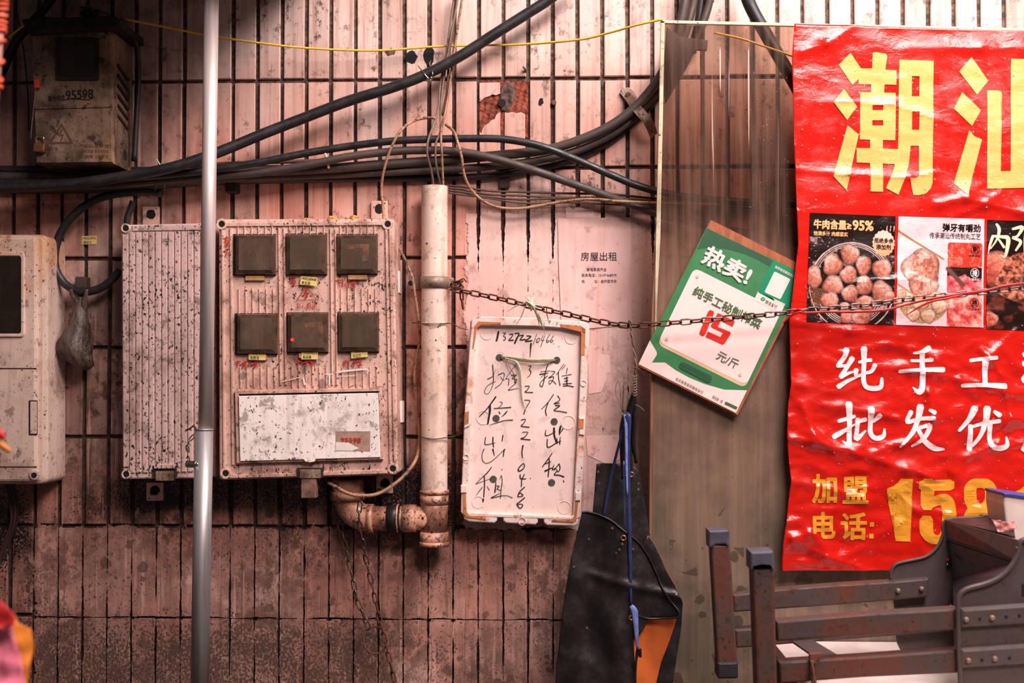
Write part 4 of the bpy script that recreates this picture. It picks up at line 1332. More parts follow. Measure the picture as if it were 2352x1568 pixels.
# dark bracket behind the clear sheet
br = thing('angle_bracket', 'dark flat bracket seen through the top of the clear sheet', 'bracket')
prism('plate', [(1532, 62), (1562, 84), (1626, 92), (1624, 116), (1598, 114), (1570, 170), (1528, 238), (1522, 170)], -.10, -.092, plain('dark_bracket', (82, 66, 66), .6, var=.2), br, .001)
cable('black cable slanting behind the top right of the clear sheet', [(1700, -60, -.08), (1722, 10, -.08), (1760, 80, -.08), (1795, 140, -.08), (1830, 200, -.08), (1880, 290, -.08)], 15, 'cable')
cable('grey cable beside the three rising cables above the clear sheet', [(1640, -60, -.03), (1628, 10, -.03), (1612, 60, -.03), (1590, 120, -.03)], 9, 'cable_dusty')
ms = thing('foam_blob', 'brown lump of foam on the tiles above the clear sheet', 'foam')
tube('blob', [P(1632, -14, -.002), P(1630, 4, -.01), P(1634, 12, -.008)], [.008, .011, .004], foamy, ms, 10)

# ================================================================ chains
ch = thing('chain', 'long chain, rusty at left and steel at right, strung across the scene', 'chain')
mainp = [(1040, 664, -.080), (1100, 676, -.10), (1170, 691, -.125), (1240, 708, -.150), (1310, 723, -.175), (1380, 739, -.2), (1450, 748, -.228), (1520, 743, -.228), (1600, 737, -.228), (1700, 728, -.228), (1780, 721, -.230), (1850, 713, -.234), (1960, 704, -.236), (2050, 692, -.236), (2150, 681, -.236), (2250, 671, -.236), (2352, 660, -.236), (2480, 646, -.236)]


def chain_mat(t, c):
    x = c.x
    if x < P(1560, 740, -.28).x:
        return M['rust']
    if x < P(1760, 740, -.3).x:
        return M['rust'] if random.random() < .6 else M['chainsteel']
    return M['chainsteel']


chain(ch, [P(*a) for a in mainp], .0222, .0292, .0145, .0020, chain_mat, tilt=(12, 62), jitter=7)
rm = thing('chain_remnant', 'short rusty chain end dangling below the wire knot', 'chain')
chain(rm, [P(1060, 668, -.085), P(1062, 700, -.08), P(1068, 728, -.078)], .0200, .0262, .0120, .0019, lambda t, c: M['rust'], tilt=(40, 70))
c2 = thing('chain', 'rusty chain hanging below the pipe elbow, left strand with a ring', 'chain')
chain(c2, [P(781, 1196, -.03), P(785, 1222, -.03), P(795, 1262, -.035), P(808, 1320, -.035), (P(820, 1378, -.033)), P(835, 1412, -.03), P(848, 1446, -.028)], .0230, .0300, .0135, .0017, lambda t, c: M['rust'] if random.random() < .45 else M['chainsteel'], tilt=(15, 70))
rg = tube('ring', [P(862 + 27 * math.cos(a), 1470 + 31 * math.sin(a), -.030 - .006 * math.sin(a)) for a in np.linspace(0, 2 * math.pi, 33)[:-1]], .0021, M['rust'], c2, 8, 0, closed=True)
c3 = thing('chain', 'longer steel chain over the elbow, hanging to the bottom edge', 'chain')
chain(c3, [P(828, 1152, -.104), P(824, 1185, -.102), P(829, 1222, -.088), P(842, 1290, -.046), P(856, 1350, -.04), P(868, 1405, -.038), P(882, 1460, -.036), P(896, 1520, -.034), P(912, 1590, -.03)], .0230, .0300, .0135, .0018, lambda t, c: M['chainsteel'] if c.z > 1.0 and random.random() < .7 else M['rust'], tilt=(20, 75))

# ================================================================ clear sheet in front of the wall
YA2 = -.160
sheet = thing('clear_sheet', 'dirty clear plastic sheet standing in front of the tiles behind the red banner', 'plastic sheet')
g = G('dirty_clear_plastic')
Z = g.xyz()[2]
X = g.xyz()[0]
stk = g.noise(70, (1, 1, .035), 5, .65)
bl_ = g.noise(5, (1, 1, 1), 5, .6)
low = g.rng(g.math('ADD', Z, g.math('MULTIPLY', g.math('SUBTRACT', bl_, .5), .25)), P(1600, 860, YA2).z, P(1600, 440, YA2).z, 1, 0)
film = g.mix(g.rng(bl_, .35, .65), s2l((150, 114, 96)), s2l((110, 86, 72)))
film = g.mix(g.rng(Z, P(1600, 900, YA2).z, P(1600, 1300, YA2).z), film, g.mix(g.rng(bl_, .4, .6), s2l((136, 112, 94)), s2l((104, 90, 76))))
v_ = g.voro(22, off=(5, 0, 2))
v2 = g.n('ShaderNodeSeparateColor')
g.l(g.voro(22, off=(5, 0, 2), out=1), v2.inputs[0])
sp_ = g.math('LESS_THAN', g.math('ADD', v_, g.math('MULTIPLY', g.noise(60), .25)), g.math('MULTIPLY', g.math('POWER', v2.outputs[1], 2.0), g.rng(Z, 1.6, 1.0, .25, .85)))
film = g.mix(g.math('MULTIPLY', sp_, .7), film, s2l((44, 38, 32)))
film = g.mix(g.math('MULTIPLY', g.rng(g.noise(150, (1, 1, .6), 5, .7), .66, .7), .7), film, s2l((36, 26, 22)))
al = g.math('ADD', g.math('MULTIPLY', low, .66), g.rng(stk, .35, .75, .03, .30))
al = g.math('MAXIMUM', al, g.math('MULTIPLY', sp_, low))
white = g.math('MULTIPLY', g.box(1560, 60, 1824, 100, .006), .75)
al = g.math('MAXIMUM', al, white)
drip = g.math('MULTIPLY', g.math('MULTIPLY', g.rng(g.noise(110, (1, 1, .012), 2, .5, (2, 0, 0)), .66, .70), g.box(1600, 150, 1800, 560, .01)), .75)
al = g.math('MAXIMUM', al, drip)
film = g.mix(g.math('MAXIMUM', white, drip), film, s2l((214, 196, 180)))
g.fin(film, .45, 0, .3)
tr = g.n('ShaderNodeBsdfTransparent')
tr.inputs[0].default_value = (.74, .64, .57, 1)
gl_ = g.n('ShaderNodeBsdfGlossy')
gl_.inputs['Roughness'].default_value = .08
gl_.inputs['Color'].default_value = (1, .95, .9, 1)
m1 = g.n('ShaderNodeMixShader')
g.l(g.math('MINIMUM', al, .97), m1.inputs[0])
g.l(tr.outputs[0], m1.inputs[1])
g.l(g.b.outputs[0], m1.inputs[2])
m2 = g.n('ShaderNodeMixShader')
lw = g.n('ShaderNodeFresnel')
lw.inputs[0].default_value = 1.45
g.l(lw.outputs[0], m2.inputs[0])
g.l(m1.outputs[0], m2.inputs[1])
g.l(gl_.outputs[0], m2.inputs[2])
g.l(m2.outputs[0], g.out.inputs[0])
M['clear'] = g.m
M['clearedge'] = grimy('plastic_edge', (206, 192, 160), .3, stain=(120, 100, 74), stain_amt=.6, speck=.3, seed=90)
prism('pane', [(1521, 50), (2700, 78), (2700, 1700), (1497, 1700), (1498, 1200), (1507, 600)], YA2 - .0025, YA2 + .0025, M['clear'], sheet)
prism('left_edge', [(1518, 48), (1527, 48), (1517, 540), (1509, 700), (1505, 860), (1502, 860), (1506, 560), (1512, 330)], YA2 - .0045, YA2 + .003, M['clearedge'], sheet, .001)
prism('top_edge', [(1518, 46), (2700, 72), (2700, 80), (1518, 53)], YA2 - .0045, YA2 + .003, M['clearedge'], sheet, .001)
wd = thing('wood_strip', 'narrow brown wooden strip along the lower left edge of the clear sheet', 'wood strip')
prism('strip', [(1497, 700), (1506, 560), (1509, 560), (1503, 900), (1502, 1700), (1489, 1700), (1492, 1100)], YA2 - .002, YA2 + .02, plain('edge_wood', (134, 88, 60), .7, var=.3, scale=50, st=(1, 1, .1)), wd, .001)


def drops(name, label, xr, yr, n, fy, seed, rmin=1.0, rmax=2.6, parent=None):
    rnd = random.Random(seed)
    bm = bmesh.new()
    bmesh.ops.create_icosphere(bm, subdivisions=1, radius=1)
    bv = [v.co.copy() for v in bm.verts]
    bf = [tuple(v.index for v in f.verts) for f in bm.faces]
    bm.free()
    V, F = [], []
    for _ in range(n):
        x, y = rnd.uniform(*xr), rnd.uniform(*yr)
        if mn.noise(Vector((x / 60, y / 60, seed))) + rnd.uniform(-.5, .5) < -.05:
            continue
        r = rmin + (rmax - rmin) * rnd.random() ** 2.5
        c = fy(x, y)
        b = len(V)
        for q in bv:
            V.append(c + Vector((q.x * r, q.y * r * .55, q.z * r * rnd.uniform(.95, 1.05))) * .001)
        F += [tuple(i + b for i in f) for f in bf]
    return tag(me_obj(name, V, F, M['drop'], parent, True), label, 'water drops', None, 'stuff')


drops('water_drops', 'clear water drops running down the plastic sheet', (1700, 1822), (90, 500), 210, lambda x, y: P(x, y, YA2 - .0025), 3, .6, 1.5)
drops('water_drops', 'fine water drops on the lower part of the plastic sheet', (1510, 1790), (960, 1300), 110, lambda x, y: P(x, y, YA2 - .0025), 5, .5, 1.1)

# ================================================================ foam lid sign with hand lettering
fb = thing('foam_sign', 'white foam lid used as a sign with black handwritten characters and phone number', 'sign')
YF = -.070
slab = prism('panel', [(1090, 728), (1346, 740), (1353, 750), (1328, 1190), (1322, 1196), (1064, 1184), (1060, 1176), (1080, 738)], YF + .012, YF + .038, M['foam'], fb, .003)
outer = [(1083, 733), (1092, 726), (1230, 730), (1342, 738), (1354, 748), (1345, 960), (1333, 1188), (1322, 1194), (1200, 1190), (1066, 1186), (1058, 1176), (1066, 960)]
inner = [(1096, 752), (1102, 747), (1230, 749), (1328, 756), (1336, 764), (1328, 960), (1316, 1182), (1312, 1186), (1200, 1181), (1076, 1177), (1072, 1172), (1083, 960)]
fix_normals(me_obj('rim', *frame_geo(outer, inner, YF, YF + .02, 2.0), M['foam_rim'], fb))
for pts in ([(1064, 1183), (1143, 1185), (1141, 1196), (1136, 1201), (1078, 1198), (1066, 1192)], [(1155, 1185), (1236, 1188), (1235, 1200), (1230, 1205), (1162, 1201), (1156, 1196)],
            [(1248, 1188), (1330, 1190), (1328, 1202), (1322, 1208), (1256, 1206), (1249, 1200)]):
    prism('bottom_lug', pts, YF + .001, YF + .03, M['foam_rim'], fb, .003)
for pts in ([(1068, 930), (1079, 928), (1078, 978), (1066, 984)], [(1330, 958), (1343, 958), (1342, 1000), (1330, 998)], [(1058, 1114), (1073, 1114), (1072, 1132), (1058, 1132)], [(1322, 1130), (1334, 1130), (1333, 1150), (1321, 1150)]):
    prism('side_lug', pts, YF - .004, YF + .02, M['foam'], fb, .002)
for pts in ([(1098, 738), (1150, 740), (1150, 745), (1106, 745), (1096, 752), (1088, 800), (1085, 800), (1091, 748)], [(1286, 744), (1334, 748), (1345, 756), (1343, 815), (1334, 815), (1335, 762), (1290, 751)],
            [(1330, 962), (1341, 962), (1340, 984), (1329, 984)], [(1069, 946), (1077, 944), (1076, 972), (1068, 974)],
            [(1063, 1134), (1070, 1136), (1071, 1174), (1078, 1184), (1116, 1188), (1116, 1193), (1072, 1188), (1064, 1178)],
            [(1321, 1152), (1328, 1152), (1324, 1190), (1318, 1199), (1268, 1197), (1268, 1193), (1312, 1193), (1319, 1186)]):
    prism('dirty_groove', pts, YF - .0012 - (.004 if pts[0][0] in (1330, 1069) else 0), YF + .003, M['foam_dirt'], fb)
yi = YF + .0115
for cx, cy, r in ((1118, 765, 15), (1312, 775, 15), (1110, 959, 16), (1305, 970, 16), (1098, 1153, 14), (1296, 1165, 15), (1340, 880, 7), (1070, 1050, 7), (1199, 1197, 9)):
    yy = yi if 1080 < cx < 1330 and cy < 1190 else YF - .001
    me_obj('moulded_ring', *frame_geo(circ(cx, cy, r, 28), circ(cx, cy, r - 1.1, 28), yy - .0006, yy + .001), M['foam'], fb)
for cx, cy in ((1147, 821), (1279, 827), (1139.5, 960.5), (1273, 968), (1133, 1100), (1267, 1108)):
    prism('air_hole', circ(cx, cy, 8.2, 20), yi - .0004, yi + .001, plain('hole_grey', (88, 84, 74), .9, var=.3, scale=200), fb)


def C1(L, oy):
    return [[(1050 + a / 7.84, oy + b / 7.84, w_ / 7.84) for a, b, w_ in st] for st in L]


HW = C1([  # phone number along the top
    [(745, 170, 34), (730, 250, 34), (712, 330, 30)], [(820, 190, 10), (875, 192, 12), (835, 240, 12), (870, 270, 14), (865, 310, 14), (830, 318, 10)],
    [(945, 215, 14), (1000, 210, 16), (985, 260, 16), (930, 320, 16), (1015, 318, 18)], [(1040, 200, 14), (1115, 200, 18), (1075, 290, 30), (1040, 370, 30)],
    [(1120, 240, 14), (1195, 232, 18), (1135, 310, 16), (1230, 305, 20)], [(1255, 240, 16), (1330, 255, 18), (1230, 335, 18), (1350, 328, 20)],
    [(1435, 212, 9), (1400, 310, 9), (1370, 395, 8)], [(1490, 280, 10), (1455, 290, 10), (1435, 350, 11), (1470, 350, 11), (1490, 290, 10)],
    [(1550, 235, 10), (1515, 320, 10), (1570, 320, 9)], [(1580, 240, 10), (1545, 330, 10), (1510, 435, 9)], [(1670, 215, 10), (1610, 320, 12), (1625, 360, 11), (1660, 330, 10), (1620, 325, 8)],
    [(1740, 235, 10), (1680, 330, 11), (1700, 358, 11), (1730, 325, 10), (1690, 320, 8)],
    # middle column
    [(1332, 380, 30), (1322, 500, 18), (1316, 628, 8)], [(1285, 785, 12), (1335, 790, 14), (1300, 845, 14), (1330, 890, 16), (1310, 950, 12), (1260, 995, 6)],
    [(1222, 1150, 14), (1300, 1150, 14), (1260, 1220, 14), (1225, 1255, 14), (1365, 1262, 16)],
    # left column, first character
    [(640, 765, 16), (650, 900, 14), (655, 1050, 12), (620, 1190, 10), (560, 1280, 8), (505, 1280, 8), (500, 1220, 9), (560, 1130, 9), (700, 1060, 7)], [(548, 1020, 14), (640, 970, 10), (695, 850, 6)],
    [(740, 945, 14), (830, 910, 12), (850, 960, 10), (790, 1100, 10), (680, 1185, 9)], [(780, 970, 7), (810, 1020, 9), (850, 1040, 10)], [(1070, 750, 9), (960, 890, 9), (885, 1000, 9), (880, 1020, 9), (930, 1020, 9), (925, 1130, 14)],
    [(980, 950, 14), (1070, 950, 10), (990, 1010, 9), (1075, 1030, 12), (1030, 1080, 9), (1070, 1080, 9), (930, 1205, 9), (950, 1215, 12), (1110, 1185, 6)], [(1030, 940, 10), (1045, 1090, 12)],
    # right column, first character
    [(1500, 890, 10), (1680, 870, 10)], [(1630, 770, 18), (1590, 900, 16), (1560, 1070, 16), (1530, 1155, 16), (1490, 1120, 12), (1520, 1060, 12), (1630, 960, 12)], [(1490, 935, 20), (1640, 910, 12)], [(1510, 990, 8), (1580, 920, 8)],
    [(1690, 880, 10), (1760, 890, 14), (1700, 960, 10), (1650, 990, 8)], [(1650, 1000, 14), (1740, 980, 14), (1700, 1080, 12), (1660, 1110, 10), (1660, 1050, 10), (1720, 1050, 12), (1780, 1110, 14)],
    [(1925, 745, 10), (1850, 850, 10), (1790, 940, 10)], [(1955, 765, 9), (1890, 840, 8)], [(1825, 890, 14), (1830, 1010, 14), (1855, 1140, 12)], [(1985, 820, 12), (1970, 920, 10)], [(1890, 965, 10), (2060, 935, 12)],
    [(1975, 980, 16), (1980, 1130, 18)], [(1930, 1010, 16), (2000, 995, 14)], [(1935, 1060, 14), (2000, 1045, 14)], [(1905, 1110, 14), (2065, 1095, 14)], [(1910, 1145, 16), (2000, 1140, 16), (2095, 1160, 16)]], 740)
HW += C1([  # left wei, middle 7 2 2 1, right wei, chu
    [(695, 165, 28), (620, 270, 22), (520, 400, 16), (400, 518, 14)], [(590, 320, 36), (590, 420, 38), (575, 520, 32), (553, 650, 28)], [(770, 250, 10), (815, 275, 12), (790, 320, 10), (745, 355, 8)],
    [(665, 373, 14), (800, 365, 14), (970, 352, 18)], [(752, 425, 10), (772, 465, 20)], [(905, 415, 12), (870, 460, 22), (805, 520, 6)], [(585, 672, 6), (720, 630, 12), (860, 590, 12), (1000, 582, 18)],
    [(1212, 222, 14), (1310, 235, 14), (1260, 330, 14), (1210, 440, 14), (1205, 470, 22)], [(1155, 580, 14), (1230, 568, 14), (1200, 640, 14), (1155, 690, 16), (1300, 710, 18)],
    [(1175, 800, 12), (1275, 805, 14), (1210, 890, 14), (1150, 918, 16), (1315, 938, 18)], [(1188, 1040, 24), (1170, 1150, 18), (1178, 1265, 12)],
    [(1735, 120, 16), (1640, 260, 14), (1520, 385, 10)], [(1640, 270, 16), (1595, 400, 18), (1608, 500, 16)], [(1812, 145, 16), (1850, 220, 12), (1745, 285, 14), (1840, 275, 16)], [(1770, 320, 18), (1850, 325, 16), (1745, 405, 16), (1860, 425, 16), (1975, 448, 16)],
    [(515, 890, 14), (500, 1010, 14), (560, 1020, 12), (685, 990, 10)], [(648, 888, 18), (645, 980, 20), (660, 1070, 14)], [(825, 858, 20), (812, 960, 14)],
    [(485, 1105, 18), (450, 1200, 12), (460, 1310, 12), (530, 1360, 10), (640, 1310, 10), (780, 1180, 8), (865, 1105, 12)], [(645, 1105, 24), (672, 1220, 10)], [(850, 1110, 22), (830, 1240, 14)],
    [(1600, 760, 12), (1590, 850, 16), (1640, 858, 14), (1770, 790, 12)], [(1745, 725, 34), (1750, 850, 30), (1785, 970, 26)], [(1865, 690, 30), (1850, 760, 34), (1845, 840, 20)], [(1905, 740, 20), (1870, 800, 14)],
    [(1625, 925, 16), (1625, 1060, 18), (1680, 1060, 16), (1790, 990, 16), (1870, 960, 14)], [(1860, 885, 12), (1850, 960, 16), (1850, 1015, 20)], [(1800, 900, 10), (1800, 1000, 24)]], 890)
HW += C1([  # left zu, middle 0 4 6 6, right zu
    [(620, 410, 14), (545, 510, 18), (485, 565, 12), (335, 712, 8)], [(340, 712, 10), (480, 660, 8), (600, 620, 8)], [(488, 565, 18), (495, 720, 18), (480, 950, 18)], [(472, 985, 30), (468, 1025, 26)], [(455, 770, 12), (400, 840, 12), (345, 920, 7)],
    [(540, 755, 10), (560, 790, 10), (582, 825, 12)], [(700, 680, 14), (682, 860, 24)], [(770, 625, 8), (795, 560, 10), (812, 660, 12), (795, 800, 12), (780, 970, 12)], [(715, 745, 16), (760, 760, 12), (720, 800, 14), (780, 830, 12)], [(770, 880, 8), (610, 965, 14), (780, 930, 12), (900, 925, 10), (995, 965, 14)], [(805, 450, 18), (808, 454, 18)],
    [(1185, 20, 22), (1170, 130, 18), (1178, 245, 12)], [(1195, 340, 14), (1130, 400, 18), (1100, 460, 22), (1130, 480, 20), (1200, 430, 16), (1212, 370, 14), (1190, 340, 12)],
    [(1135, 545, 18), (1145, 615, 20), (1240, 620, 14)], [(1210, 540, 18), (1165, 640, 18), (1158, 765, 14)], [(1215, 770, 18), (1130, 850, 18), (1095, 930, 20), (1130, 940, 14), (1185, 920, 18), (1140, 875, 16), (1105, 900, 14)],
    [(1215, 960, 20), (1120, 1040, 18), (1080, 1080, 20), (1130, 1150, 18), (1180, 1110, 18), (1160, 1075, 14), (1090, 1085, 14)],
    [(1710, 160, 14), (1650, 250, 16), (1540, 400, 18)], [(1590, 350, 14), (1690, 310, 12)], [(1660, 260, 18), (1655, 420, 20), (1640, 580, 18)], [(1585, 480, 30), (1690, 430, 16), (1720, 420, 14)], [(1745, 370, 14), (1715, 455, 16), (1760, 430, 14)],
    [(1835, 350, 16), (1750, 460, 14)], [(1840, 355, 16), (1855, 430, 18), (1820, 490, 16), (1780, 440, 12)], [(1800, 480, 14), (1750, 545, 18), (1840, 555, 20), (1925, 585, 22)], [(1915, 655, 22), (1925, 680, 10)]], 1020)
for i in range(0, len(HW), 6):
    marks('handwriting', HW[i:i + 6], yi - .0006, M['ink'], fb)
tw = thing('twine', 'greenish twine threaded between the two upper holes of the foam sign', 'twine')
for k in range(4):
    tube('strand', [P(1151, 820 + k, yi - .002), P(1170, 821 + 1.6 * math.sin(k * 2) + k, yi - .007), P(1215, 827 + 2 * math.sin(k * 1.7) + k, yi - .009), P(1250, 827 + 1.6 * math.sin(k) + k, yi - .008), P(1275, 826 + k * .6, yi - .002)], .0021, M['twine'], tw, 6)
tube('loose_end', [P(1160, 822, yi - .006), P(1185, 830, yi - .008), P(1195, 850, yi - .008), (P(1198, 880, yi - .006)), P(1200, 915, yi - .004), P(1208, 943, yi - .003)], [.0025, .003, .0026, .0022, .0016, .0006], M['raffia'], tw, 6)
tube('loose_end', [P(1163, 824, yi - .006), P(1172, 845, yi - .008), P(1182, 862, yi - .005)], .0012, M['wire_tan'], tw, 5)
rf = thing('raffia_knot', 'pale green plastic string knot tying the foam sign to the chain', 'string')
rr = random.Random(4)
yk = -.155
for k in range(6):
    a = k * 1.05
    tube('strand', [P(1216 + 8 * math.cos(a), 690 + 8 * math.sin(a), yk - .004), P(1222, 700, yk - .010), P(1224 - 8 * math.cos(a), 706 + 8 * math.sin(a), yk), P(1215 + 5 * math.sin(a), 700, yk + .012)], .0018, M['raffia'], rf, 6)
for (a, b, w_) in (((1210, 695), (1164, 716), 1.0), ((1214, 690), (1204, 680), 1.2), ((1228, 706), (1252, 760), 1.8), ((1226, 706), (1246, 746), 2.4), ((1224, 704), (1240, 752), 1.6), ((1232, 700), (1262, 708), 1.2),
                   ((1255, 704), (1262, 745), 1.5), ((1250, 740), (1252, 770), .8), ((1206, 702), (1186, 745), .9), ((1222, 690), (1230, 682), .9)):
    m_ = ((a[0] + b[0]) / 2 + rr.uniform(-3, 3), (a[1] + b[1]) / 2 + rr.uniform(-3, 3))
    tube('frayed_end', [P(a[0], a[1], yk), P(m_[0], m_[1], yk + .02), P(b[0], b[1], -.09)], [w_ * .001, w_ * .0011, w_ * .0004], M['raffia'], rf, 5)

# ================================================================ paper notice on the wall
nt_ = thing('paper_notice', 'pale pink printed rental notice pasted on the whitewashed tiles', 'notice')
cell = 8


def fnp(px, py):
    p = P(px, py, -.003)
    p.y = -.0032 - .0014 * (mn.noise(Vector((px / 40, py / 160, 2))) + .5)
    return p


flat2d('paper', *[[(1281, 502), (1449, 499), (1450, 640), (1451, 745), (1290, 760), (1287, 690), (1283, 600)], [(0, 1, 2, 3, 4, 5, 6)]], fnp, M['paper'], nt_, cell)


def fnt(px, py):
    p = fnp(px, py)
    p.y -= .0006
    return p


text('房屋出租', (1334, 579, 1417, 599), 0, M['ink'], nt_, 0.004, fn=fnt, cell=cell)
for s_, q in (('家电家俱齐全', (1348, 615, 1393, 623)), ('联系电话：15197468979', (1336, 628, 1416, 636)), ('地　　　址：金杯菜市场', (1336, 642, 1416, 650))):
    text(s_, q, 0, M['ink'], nt_, .004, fn=fnt, cell=cell)
old = thing('paper_remnant', 'torn remains of an old pasted paper above the pink notice', 'paper')
flat2d('paper', [(1299, 480), (1306, 474), (1318, 482), (1320, 476), (1332, 474), (1345, 480), (1362, 484), (1380, 490), (1380, 500), (1300, 501)], [tuple(range(10))], lambda a, b: P(a, b, -.0024), M['paper'], old)
old = thing('paper_remnant', 'torn scrap of pasted paper between foam sign and aprons', 'paper')
flat2d('paper', [(1350, 795), (1357, 792), (1380, 795), (1378, 812), (1400, 815), (1402, 850), (1380, 900), (1352, 905)], [tuple(range(8))], lambda a, b: P(a, b, -.0024), M['paper'], old)
flat2d('paper', [(1346, 1000), (1440, 998), (1442, 1040), (1400, 1070), (1350, 1045)], [tuple(range(5))], lambda a, b: P(a, b, -.0024), M['paper'], old)

# ================================================================ green price board
YG = -.175
pb = thing('price_board', 'tilted green and white price board on cardboard, reading 15', 'sign')


def c3(x, y):
    return (1440 + x / 3.136, 480 + y / 3.136)


for k, d_ in enumerate((0, 2.5, 5)):
    o_ = -1.2 * k
    prism('cardboard', [(1633 - d_, 505 + d_ * .8 - o_), (1864 - d_, 620 + d_ - o_), (1691 - d_ + 3, 953 + d_), (1464 + d_ * .3, 839 + d_)], YG - .0075 + k * .0035, YG - .0045 + k * .0035, M['card'], pb)
YQ = YG - .0080
pr = prism('printed_sheet', [(1622, 523), (1850, 632), (1690, 949), (1467, 835)], YQ - .0003, YQ + .0003, M['green'], pb)


def pp3(name, pts, mt, dy):
    return polys(name, [[c3(*p) for p in pts]], YQ - .0005 - dy * .0003, M[mt], pr)


UX, UY = (.886, .463), (-.444, .897)


def rq(x, y, w_, h_):
    return [c3(x, y), c3(x + w_ * UX[0], y + w_ * UX[1]), c3(x + w_ * UX[0] + h_ * UY[0], y + w_ * UX[1] + h_ * UY[1]), c3(x + h_ * UY[0], y + h_ * UY[1])]


pp3('dark_corner', [(572, 136), (1285, 478), (1245, 560), (1180, 520), (1050, 430), (960, 375), (850, 325), (720, 288), (600, 278), (505, 288)], 'green_dk', 0)
pp3('white_ground', [(165, 945), (215, 1030), (215, 1050), (180, 1105), (275, 1105), (350, 1160), (450, 1215), (560, 1260), (700, 1300), (865, 1305), (785, 1468), (84, 1116)], 'pwhite', 0)


def rot_rr(cs, r, n=5):
    """rounded quad from corner points"""
    out = []
    m = len(cs)
    for i in range(m):
        a, b, c = Vector(cs[i - 1]), Vector(cs[i]), Vector(cs[(i + 1) % m])
        p = b + (a - b).normalized() * r
        q = b + (c - b).normalized() * r
        for k in range(n + 1):
            t = k / n
            out.append(tuple(p * (1 - t) ** 2 + b * 2 * t * (1 - t) + q * t * t))
    return out


pp3('panel_edge', rot_rr([(482, 428), (1110, 745), (850, 1290), (218, 975)], 50), 'pedge', 1)
pp3('price_panel', rot_rr([(485, 422), (1112, 735), (860, 1268), (225, 955)], 50), 'pwhite', 2)
pp3('code_block', [(1052, 368), (1290, 482), (1170, 720), (945, 600)], 'green_em', 3)
pp3('code_strip', [(945, 592), (1140, 683), (1110, 750), (915, 655)], 'pwhite', 3)
pp3('blank_square', rot_rr([c for c in [(1063, 448), (1178, 505), (1105, 650), (990, 598)]], 10), 'pwhite', 4)
pp3('oval', rot_rr([(388, 1095), (618, 1205), (598, 1258), (368, 1140)], 26), 'green_dk', 3)
pp3('search_bar', rot_rr([(712, 1385), (797, 1425), (788, 1442), (702, 1402)], 4), 'green_tx', 3)
pp3('bubble_mark', [(980 + 17 * math.cos(a), 648 + 14 * math.sin(a)) for a in np.linspace(0, 6.28, 17)[:-1]], 'green_em', 4)
marks('tick', [[c3(972, 645) + (1,), c3(978, 652) + (1.2,), c3(990, 641) + (1,)]], YQ - .0022, M['pwhite'], pr)
ty = YQ - .0022
text('热卖!', rq(592, 250, 372, 150), ty, M['pwhite'], pr, .035)
text('纯手工秘制榨菜', rq(499, 548, 545, 76), ty, M['green_tx'], pr, .022)
text('元/斤', rq(668, 1014, 168, 72), ty, M['green_tx'], pr, .012)
text('本店推荐使用微信支付', rq(357, 1208, 222, 22), ty, M['green_tx'], pr, .008)
text('微信搜一搜', rq(622, 1338, 82, 22), ty, M['green_tx'], pr, .008)
text('推荐使用微信支付', rq(1072, 405, 160, 22), ty, M['pwhite'], pr, .01)
text('微信支付', rq(1004, 650, 94, 28), ty, M['green_tx'], pr, .008)
marks('price_digits', [[c3(a, b) + (w_ / 3.136,) for a, b, w_ in st] for st in ([(606, 745, 44), (544, 892, 44)],)], ty, M['pred'], pr)
polys('price_digits', [[c3(*p) for p in q] for q in ([(655, 748), (778, 808), (762, 845), (677, 803), (655, 848), (742, 884), (748, 896), (705, 965), (688, 974), (568, 917), (582, 880), (672, 922), (694, 888), (610, 850), (604, 838)],)], ty, M['pred'], pr)
for x, y in ((508, 487), (287, 936), (816, 1193), (1040, 738)):
    polys('dot', [[c3(a, b) for a, b in circ(x, y, 11, 12)]], ty, M['pedge'], pr)
drops('water_drops', 'tiny water drops on the green price board', (1560, 1790), (590, 880), 0, lambda x, y: P(x, y, YQ), 9)
bpy.data.objects.remove(bpy.data.objects['water_drops.002'], do_unlink=True)

# ================================================================ red banner
YN = -.200
ban = thing('banner', 'wet crumpled red plastic banner with big yellow and white characters', 'banner')


def ban_left(py):
    pts = [(40, 1825), (58, 1825), (130, 1819), (300, 1823), (480, 1830), (560, 1833), (640, 1824), (740, 1812), (820, 1815), (880, 1816), (930, 1810), (1010, 1807), (1100, 1816), (1180, 1808), (1250, 1797), (1310, 1796), (1400, 1796)]
    for i in range(len(pts) - 1):
        if py <= pts[i + 1][0]:
            t = (py - pts[i][0]) / (pts[i + 1][0] - pts[i][0])
            return pts[i][1] + (pts[i + 1][1] - pts[i][1]) * t
    return 1796


